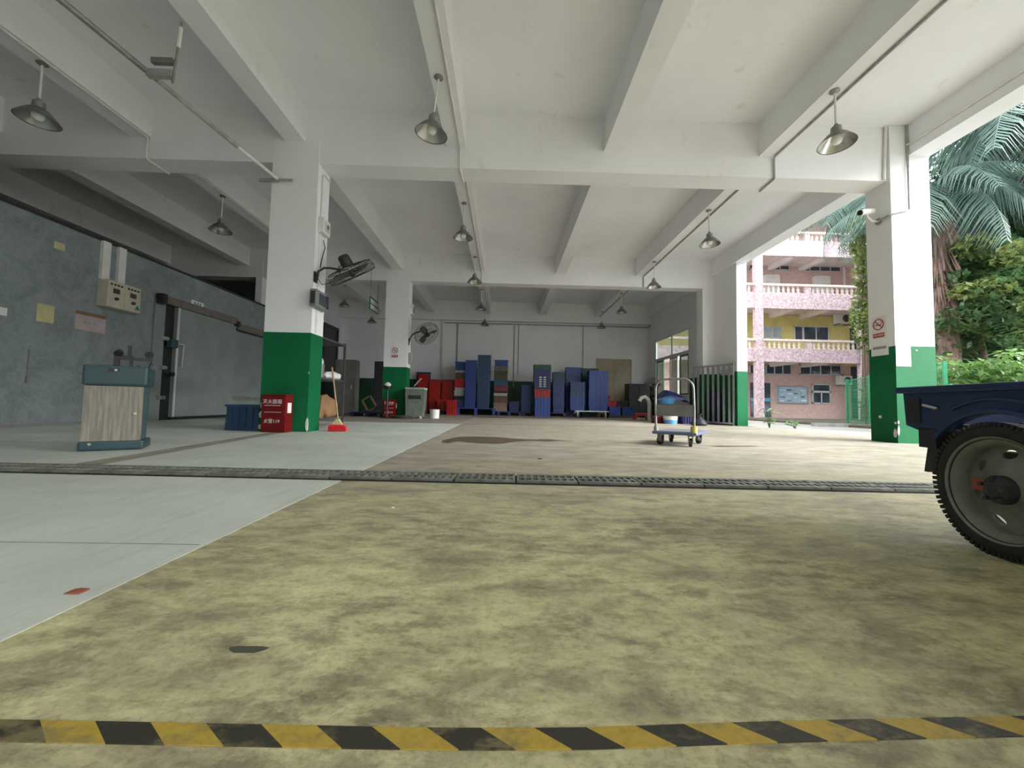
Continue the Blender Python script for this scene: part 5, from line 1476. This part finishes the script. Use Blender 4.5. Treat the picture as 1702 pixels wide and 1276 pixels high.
def tree(name, loc, lab, cat, blobs, trunk, size, material, seed, group=None, extra=None):
    t = thing(name, lab, cat, loc, 0, group)
    rnd = random.Random(seed)
    h, r = trunk
    if h:
        pts = [(0.10 * math.sin(k * 1.3 + seed) * (k > 0), 0.08 * math.cos(k * 1.7) * (k > 0), h * k / 5) for k in range(6)]
        tr = MB().tube(pts, [r * (1 - 0.12 * k) for k in range(6)], 10).build('trunk', BARK, t, smooth=True)
        for k, b in enumerate(blobs[:7]):
            c = Vector(b[0])
            s0 = Vector(pts[3 + k % 3])
            MB().tube([s0, s0.lerp(c, 0.5) + Vector((0, 0, -0.1)), c], [r * .4, r * .26, r * .08], 6).build('branch', BARK, tr)
    mb = MB()
    for c, rad, n in blobs:
        leaves(mb, rnd, c, rad, n, size)
    o = mb_fast(mb, 'foliage', material, t)
    if extra:
        mb = MB()
        for c, rad, n in extra[1]:
            leaves(mb, rnd, c, rad, n, size)
        mb_fast(mb, 'foliage', extra[0], t)
    return t

def mb_fast(mb, name, material, parent):
    me = bpy.data.meshes.new(name)
    me.from_pydata([tuple(v) for v in mb.v], [], mb.f)
    me.materials.append(material)
    o = bpy.data.objects.new(name, me)
    COL.objects.link(o)
    o.parent = parent
    o['kind'] = 'stuff'
    return o

def blobs(rnd, cx, cy, z0, z1, R, n, per, rb):
    out = []
    for k in range(n):
        z = z0 + (z1 - z0) * ((k + 0.5) / n)
        f_ = math.sin(math.pi * (0.15 + 0.8 * (z - z0) / (z1 - z0))) ** 0.7
        a = k * 2.4 + rnd.uniform(-.4, .4)
        rr = R * f_ * rnd.uniform(0.35, 0.9)
        out.append(((cx + rr * math.cos(a), cy + rr * math.sin(a), z), (rb * rnd.uniform(.8, 1.3), rb * rnd.uniform(.8, 1.3), rb * rnd.uniform(.5, .85)), per))
    return out
R1 = random.Random(11)
for (x, y, z0, z1, R, n, seed, lab) in ((20.6, 17.2, 1.2, 12.5, 2.4, 24, 21, 'tall dark broadleaf tree nearest the flats'),
                                    (22.6, 17.2, 1.0, 13.0, 3.0, 26, 22, 'tall dark broadleaf tree behind the yellow green tree'),
                                    (25.5, 18.0, 1.0, 12.0, 3.8, 24, 23, 'tall dark broadleaf tree at the far side of the garden'),
                                    (17.6, 13.0, 1.2, 8.5, 2.4, 20, 24, 'middling dark tree behind the hedge')):
    tree('broadleaf_tree', (x, y, 0), lab, 'tree', blobs(R1, 0, 0, z0, z1, R, n, 420, 1.15), (z1 * 0.6, 0.24), 0.30, LEAFD, seed)
tree('broadleaf_tree', (14.5, 11.4, 0), 'bushy yellow green tree above the hedge', 'tree', blobs(R1, 0, 0, 2.2, 5.6, 1.7, 14, 420, 0.75), (3.6, 0.14), 0.20, LEAFM, 31,
     extra=(LEAFY, blobs(R1, -0.3, -0.4, 2.8, 5.6, 1.6, 10, 240, 0.55)))
tree('broadleaf_tree', (16.6, 11.6, 0), 'mid green tree with light crown behind the yellow green one', 'tree', blobs(R1, 0, 0, 3.2, 7.4, 1.7, 14, 420, 0.85), (4.6, 0.16), 0.22, LEAFM, 32)
tree('broadleaf_tree', (15.6, 13.6, 0), 'young green tree between column and palm trunk', 'tree', blobs(R1, 0, 0, 1.6, 4.4, 1.2, 10, 380, 0.7), (2.6, 0.1), 0.2, LEAFM, 33)
# hedge behind the fence: separate bushes
for k in range(9):
    y = 9.9 - k * 0.95
    x = 11.75 + 0.05 * k + R1.uniform(-.1, .1)
    bl = [((R1.uniform(-.35, .35), R1.uniform(-.35, .35), 0.35 + 0.23 * j), (0.55, 0.55, 0.36), 150) for j in range(7)]
    tree('hedge_bush', (x, y, 0), 'bright green leafy bush in the hedge row behind the mesh fence', 'bush', bl, (1.2, 0.04), 0.19, LEAFH, 60 + k, 'hedge bushes behind the fence')
for k in range(4):
    bl = [((R1.uniform(-.4, .4), R1.uniform(-.4, .4), 0.3 + 0.22 * j), (0.6, 0.6, 0.4), 130) for j in range(7)]
    tree('hedge_bush', (13.0 + k * 1.0, 10.2 + 0.3 * k, 0), 'leafy green bush in the second row behind the hedge', 'bush', bl, (1.2, 0.04), 0.2, LEAFH if k % 2 else LEAFM, 80 + k, 'second row bushes')
# drooping light green shrub beside the open column
bl = [((R1.uniform(-.2, .1), R1.uniform(-.2, .2), 3.0 + 0.42 * j), (0.30, 0.34, 0.42), 150) for j in range(12)]
tree('slender_tree', (13.22, 14.0, 0), 'slender yellow green tree seen between flats and column', 'tree', bl, (6.8, 0.035), 0.2, LEAFY, 90)

# palms
def frond_mesh(name, L, seed, sag, material):
    rnd = random.Random(seed)
    mb = MB()
    pts = []
    n = 12
    for k in range(n + 1):
        s = k / n
        pts.append(Vector((L * s * (1 - 0.25 * s * sag), 0, L * (0.35 * s - (0.55 + 0.5 * sag) * s * s))))
    mb.tube(pts, [0.03 * (1 - 0.85 * k / n) for k in range(n + 1)], 5)
    m_ = 46
    for k in range(2, m_):
        s = k / m_
        i = min(n - 1, int(s * n)); f_ = s * n - i
        c = pts[i].lerp(pts[i + 1], f_)
        d = (pts[i + 1] - pts[i]).normalized()
        ln = L * 0.26 * (0.45 + 1.0 * math.sin(math.pi * min(1, s * 0.95 + .08)))
        for sd in (-1, 1):
            o = Vector((d.x * .35, sd * 0.8, d.z * .35 - 0.5 - rnd.uniform(0, .5))).normalized()
            mid = c + o * ln * .5 + Vector((0, 0, 0.03))
            tip = c + o * ln + Vector((0, 0, -ln * (0.25 + 0.3 * rnd.random())))
            wv = d * 0.022
            mb.add([c - wv, c + wv, mid + wv, mid - wv, tip], [(0, 1, 2, 3), (3, 2, 4)])
    me = bpy.data.meshes.new(name)
    me.from_pydata([tuple(v) for v in mb.v], [], mb.f)
    me.materials.append(material)
    return me
FR = [frond_mesh('frond', 3.0, 1, 0.6, LEAFP), frond_mesh('frond', 2.8, 2, 1.0, LEAFP), frond_mesh('frond', 2.6, 3, 1.35, LEAFP)]
def palm(loc, h, lab, nf, r, skirt=False, sc=1.0, seed=0):
    t = thing('palm_tree', lab, 'palm', loc)
    rnd = random.Random(seed)
    MB().tube([(0.15 * math.sin(k * .6), 0, h * k / 8) for k in range(9)], [r * (1.15 - 0.04 * k) for k in range(9)], 12).build('trunk', THATCH if skirt else BARK, t, smooth=True)
    tx = 0.15 * math.sin(8 * .6)
    if skirt:
        mb = MB()
        for k in range(130):
            a = rnd.uniform(0, 6.28); z = h - 0.3 - rnd.random() * 3.2
            q = Vector((math.cos(a), math.sin(a), 0))
            w = Vector((-q.y, q.x, 0)) * 0.05
            b0 = Vector((tx, 0, z)) + q * r * .9
            mb.add([b0 - w, b0 + w, b0 + q * 0.28 + Vector((0, 0, -0.9)) + w * .3, b0 + q * 0.25 + Vector((0, 0, -1.0))], [(0, 1, 2, 3)])
        mb_fast(mb, 'dead_frond_skirt', THATCH, t)
    for k in range(nf):
        a = k * 2.399 + rnd.uniform(-.15, .15)
        el = 0.75 - 1.25 * k / nf + rnd.uniform(-.1, .1)
        part('frond', FR[k % 3], t, (tx, 0, h), (0, -el, a), (sc,) * 3)
palm((15.5, 10.9, 0), 9.3, 'tall grey green palm with long drooping fronds above the hedge', 22, 0.18, False, 1.25, 3)
palm((13.55, 11.7, 0), 7.4, 'palm with brown dead frond skirt on its trunk', 18, 0.26, True, 1.0, 5)
palm((17.2, 18.2, 0), 10.8, 'palm with dark fronds in front of the flats', 18, 0.2, False, 1.1, 8)

# big leaved shrub on the fence, weeds
lf = MB().add([(0, 0, 0), (0.10, 0.06, 0.02), (0.24, 0.05, 0.0), (0.36, 0, -0.05), (0.24, -0.05, 0.0), (0.10, -0.06, 0.02)], [(0, 1, 2, 3), (0, 3, 4, 5)])
lme = bpy.data.meshes.new('leaf'); lme.from_pydata(lf.v, [], lf.f); lme.materials.append(LEAFH)
for (x, y, n, h, lab) in ((14.15, 15.0, 26, 1.6, 'large leaved green shrub against the fence near the flats'), (13.6, 14.2, 22, 1.3, 'large leaved green shrub at the fence behind the column'), (7.5, 10.9, 12, 0.6, 'scrawny weed growing at the foot of the stub wall'), (8.6, 11.4, 14, 0.22, 'low clump of weeds growing on the driveway')):
    t = thing('leafy_shrub' if h > 1 else 'weed', lab, 'plant', (x, y, -0.05))
    rnd = random.Random(int(x * 100))
    for s_ in range(3):
        MB().tube([(0, 0, 0), (0.06 * (s_ - 1), 0.03, h * .5), (0.14 * (s_ - 1), 0.05, h)], [0.014, 0.01, 0.005], 5).build('stem', LEAFM, t)
    for k in range(n):
        s_ = k % 3 - 1
        z = h * (0.25 + 0.75 * rnd.random())
        part('leaf', lme, t, (0.14 * s_ * z / h, 0.04, z), (rnd.uniform(-.5, .5), rnd.uniform(-.5, .4), rnd.uniform(0, 6.28)), (min(1.0, 0.5 + h * .35) * rnd.uniform(.7, 1.1),) * 3)
